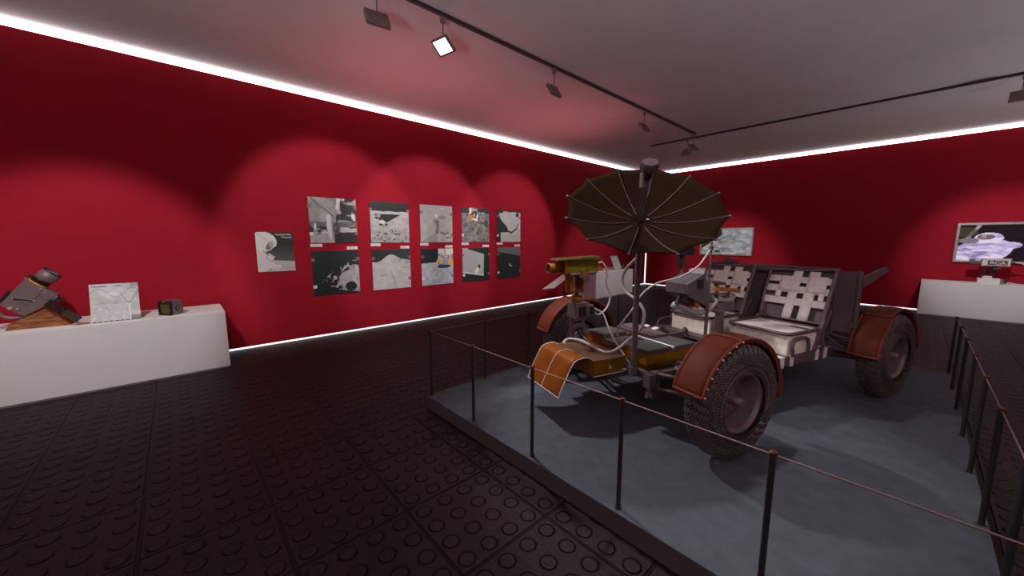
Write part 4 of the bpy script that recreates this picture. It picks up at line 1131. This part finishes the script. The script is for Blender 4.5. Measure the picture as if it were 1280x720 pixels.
def back(dx):
    def B(x, t, off=0.):     # point on the leaning back: t 0 bottom .. 1 top
        return (x + dx, 1.60 + .165 * t + off, .695 + .475 * t)
    f = MB()
    xi, xo = .095, .655
    f.tube([B(xi + .02, -.05), B(xi, .5), B(xi, 1.0)], .014, 8); f.tube([B(xo, -.05), B(xo, .5), B(xo, 1.08)], .018, 8)
    f.tube([B(xi, .99), B(.37, 1.0), B(xo, 1.05)], .014, 8); f.tube([B(xi + .02, .02), B(xo, .02)], .013, 8)
    fo_ = f.build('backrest', 'grey', rv)
    MB().prism([(xi, 0), (xo, 0), (xo, .50), (xi, .50)], (dx, 1.640, .690), (1, 0, 0), (0, .327, .945), (0, 1, 0), .004).build('back_panel', 'greyd', fo_)
    def strap(x0, x1, t0, t1, off):
        b = MB(); n = 6; rows = []
        for i in range(n + 1):
            t = t0 + (t1 - t0) * i / n; rows.append([B(x0 + (x1 - x0) * j / n, t, off - .004 * math.sin(PI * j / n)) for j in range(n + 1)])
        b.sheet(rows).build('strap', 'strap', fo_, solid=.003)
    for t0, t1 in ((.75, .875), (.545, .68), (.30, .44)): strap(xi, xo, t0, t1, -.004)
    for x0, x1 in ((.315, .395), (.45, .54)): strap(x0, x1, .03, .99, -.009)
    for x0, x1, t0, t1 in ((.215, .395, .58, .88), (.455, .615, .58, .90), (.205, .255, .44, .58), (.575, .618, .44, .58)): strap(x0, x1, t0, t1, -.013)
    MB().bar(B(xo + .01, .10), (xo + dx + .01, 1.50, .475), .022, .03).build('back_strut', 'grey', fo_)
    st_ = MB(); st_.tube([(xo + dx, 1.62, .70), (xo + dx, 1.66, .47)], .014, 8); st_.tube([(xo + dx, 1.74, .82), (xo + dx, 1.58, .56)], .012, 8)
    st_.build('back_strut', 'grey', fo_)
    MB().tube([B(xi, .02), (xi + dx, 1.56, .66)], .012, 8).build('hinge_link', 'grey', fo_); MB().tube([B(xo, -.02), (xo + dx - .03, 1.54, .66)], .012, 8).build('hinge_link', 'grey', fo_)
back(0); back(-.735)

# aft equipment panel behind the seats
ap = MB(); ap.box((-.66, 1.86, .60), (.62, 1.885, 1.185), .004)
apn = ap.build('aft_panel', 'greyd', rv)
MB().prism([(0, 0), (.175, .0), (.175, .57), (.0, .57)], (.615, 1.875, .612), (.995, .12, 0), (0, 0, 1), (0, 1, 0), .02).build('side_panel', 'greyd', apn)
tt = MB(); tt.tube([(-.66, 1.87, 1.19), (.62, 1.87, 1.19)], .014, 8); tt.tube([(.775, 1.895, .60), (.775, 1.895, 1.19)], .018, 8); tt.tube([(.62, 1.865, .60), (.62, 1.865, 1.20)], .012, 8)
tt.bar((-.40, 1.79, 1.165), (.62, 1.82, 1.185), .03, .05)
tt.build('panel_edging', 'grey', apn)
MB().box((.745, 1.87, .66), (.80, 1.91, .72), .005).build('latch', 'grey', apn)
MB().prism([(0, 0), (.36, .14), (.34, .175), (.25, .16), (0, .085)], (.765, 1.92, 1.04), (.10, 1, .0), (0, 0, 1), (1, 0, 0), .03).build('folded_leg', 'grey', apn)
dv = MB(); dv.box((-.50, 1.84, 1.195), (-.40, 1.90, 1.245), .006); dv.box((-.40, 1.85, 1.205), (-.36, 1.89, 1.235), .005); dv.cyl((-.45, 1.87, 1.24), (-.45, 1.87, 1.265), .016, 10)
dv.build('top_fitting', 'console', apn)
rt = MB()
for a, b, rr in (((.45, 1.84, .55), (.74, 2.02, .54), .012), ((.45, 1.9, .47), (.76, 2.06, .43), .014), ((.60, 1.80, .46), (.74, 1.98, .42), .016), ((.55, 1.86, .44), (.62, 1.88, .61), .012), ((.50, 1.86, .60), (.74, 1.90, .55), .010), ((.60, 1.82, .56), (.72, 1.92, .44), .010), ((-.45, 1.84, .50), (-.45, 1.87, .62), .014), ((0, 1.84, .44), (0, 1.87, .62), .014)):
    rt.tube([a, b], rr, 8)
rt.build('aft_tubing', 'grey', rv)

# ------------------------------------------------------------------ camera and world
cam = bpy.data.cameras.new('camera'); co = bpy.data.objects.new('camera', cam); COL.objects.link(co)
cam.sensor_fit = 'HORIZONTAL'; cam.sensor_width = 36; cam.lens = 459.4 / 1280 * 36; cam.clip_start = .02
co.location = (0, 0, 1.6); co.rotation_euler = (math.radians(90 - 7.5636), 0, math.radians(47.6829))
sc.camera = co
wd_ = bpy.data.worlds.new('world'); sc.world = wd_; wd_.use_nodes = True
wd_.node_tree.nodes['Background'].inputs[0].default_value = (.02, .015, .016, 1)
sc.view_settings.view_transform = 'Standard'; sc.view_settings.look = 'None'; sc.view_settings.gamma = 1; sc.view_settings.exposure = 0
sc.view_settings.use_curve_mapping = False
sc.cycles.use_denoising = True
sc.cycles.max_bounces = 8; sc.cycles.diffuse_bounces = 5; sc.cycles.transparent_max_bounces = 24
sc.cycles.sample_clamp_indirect = 6
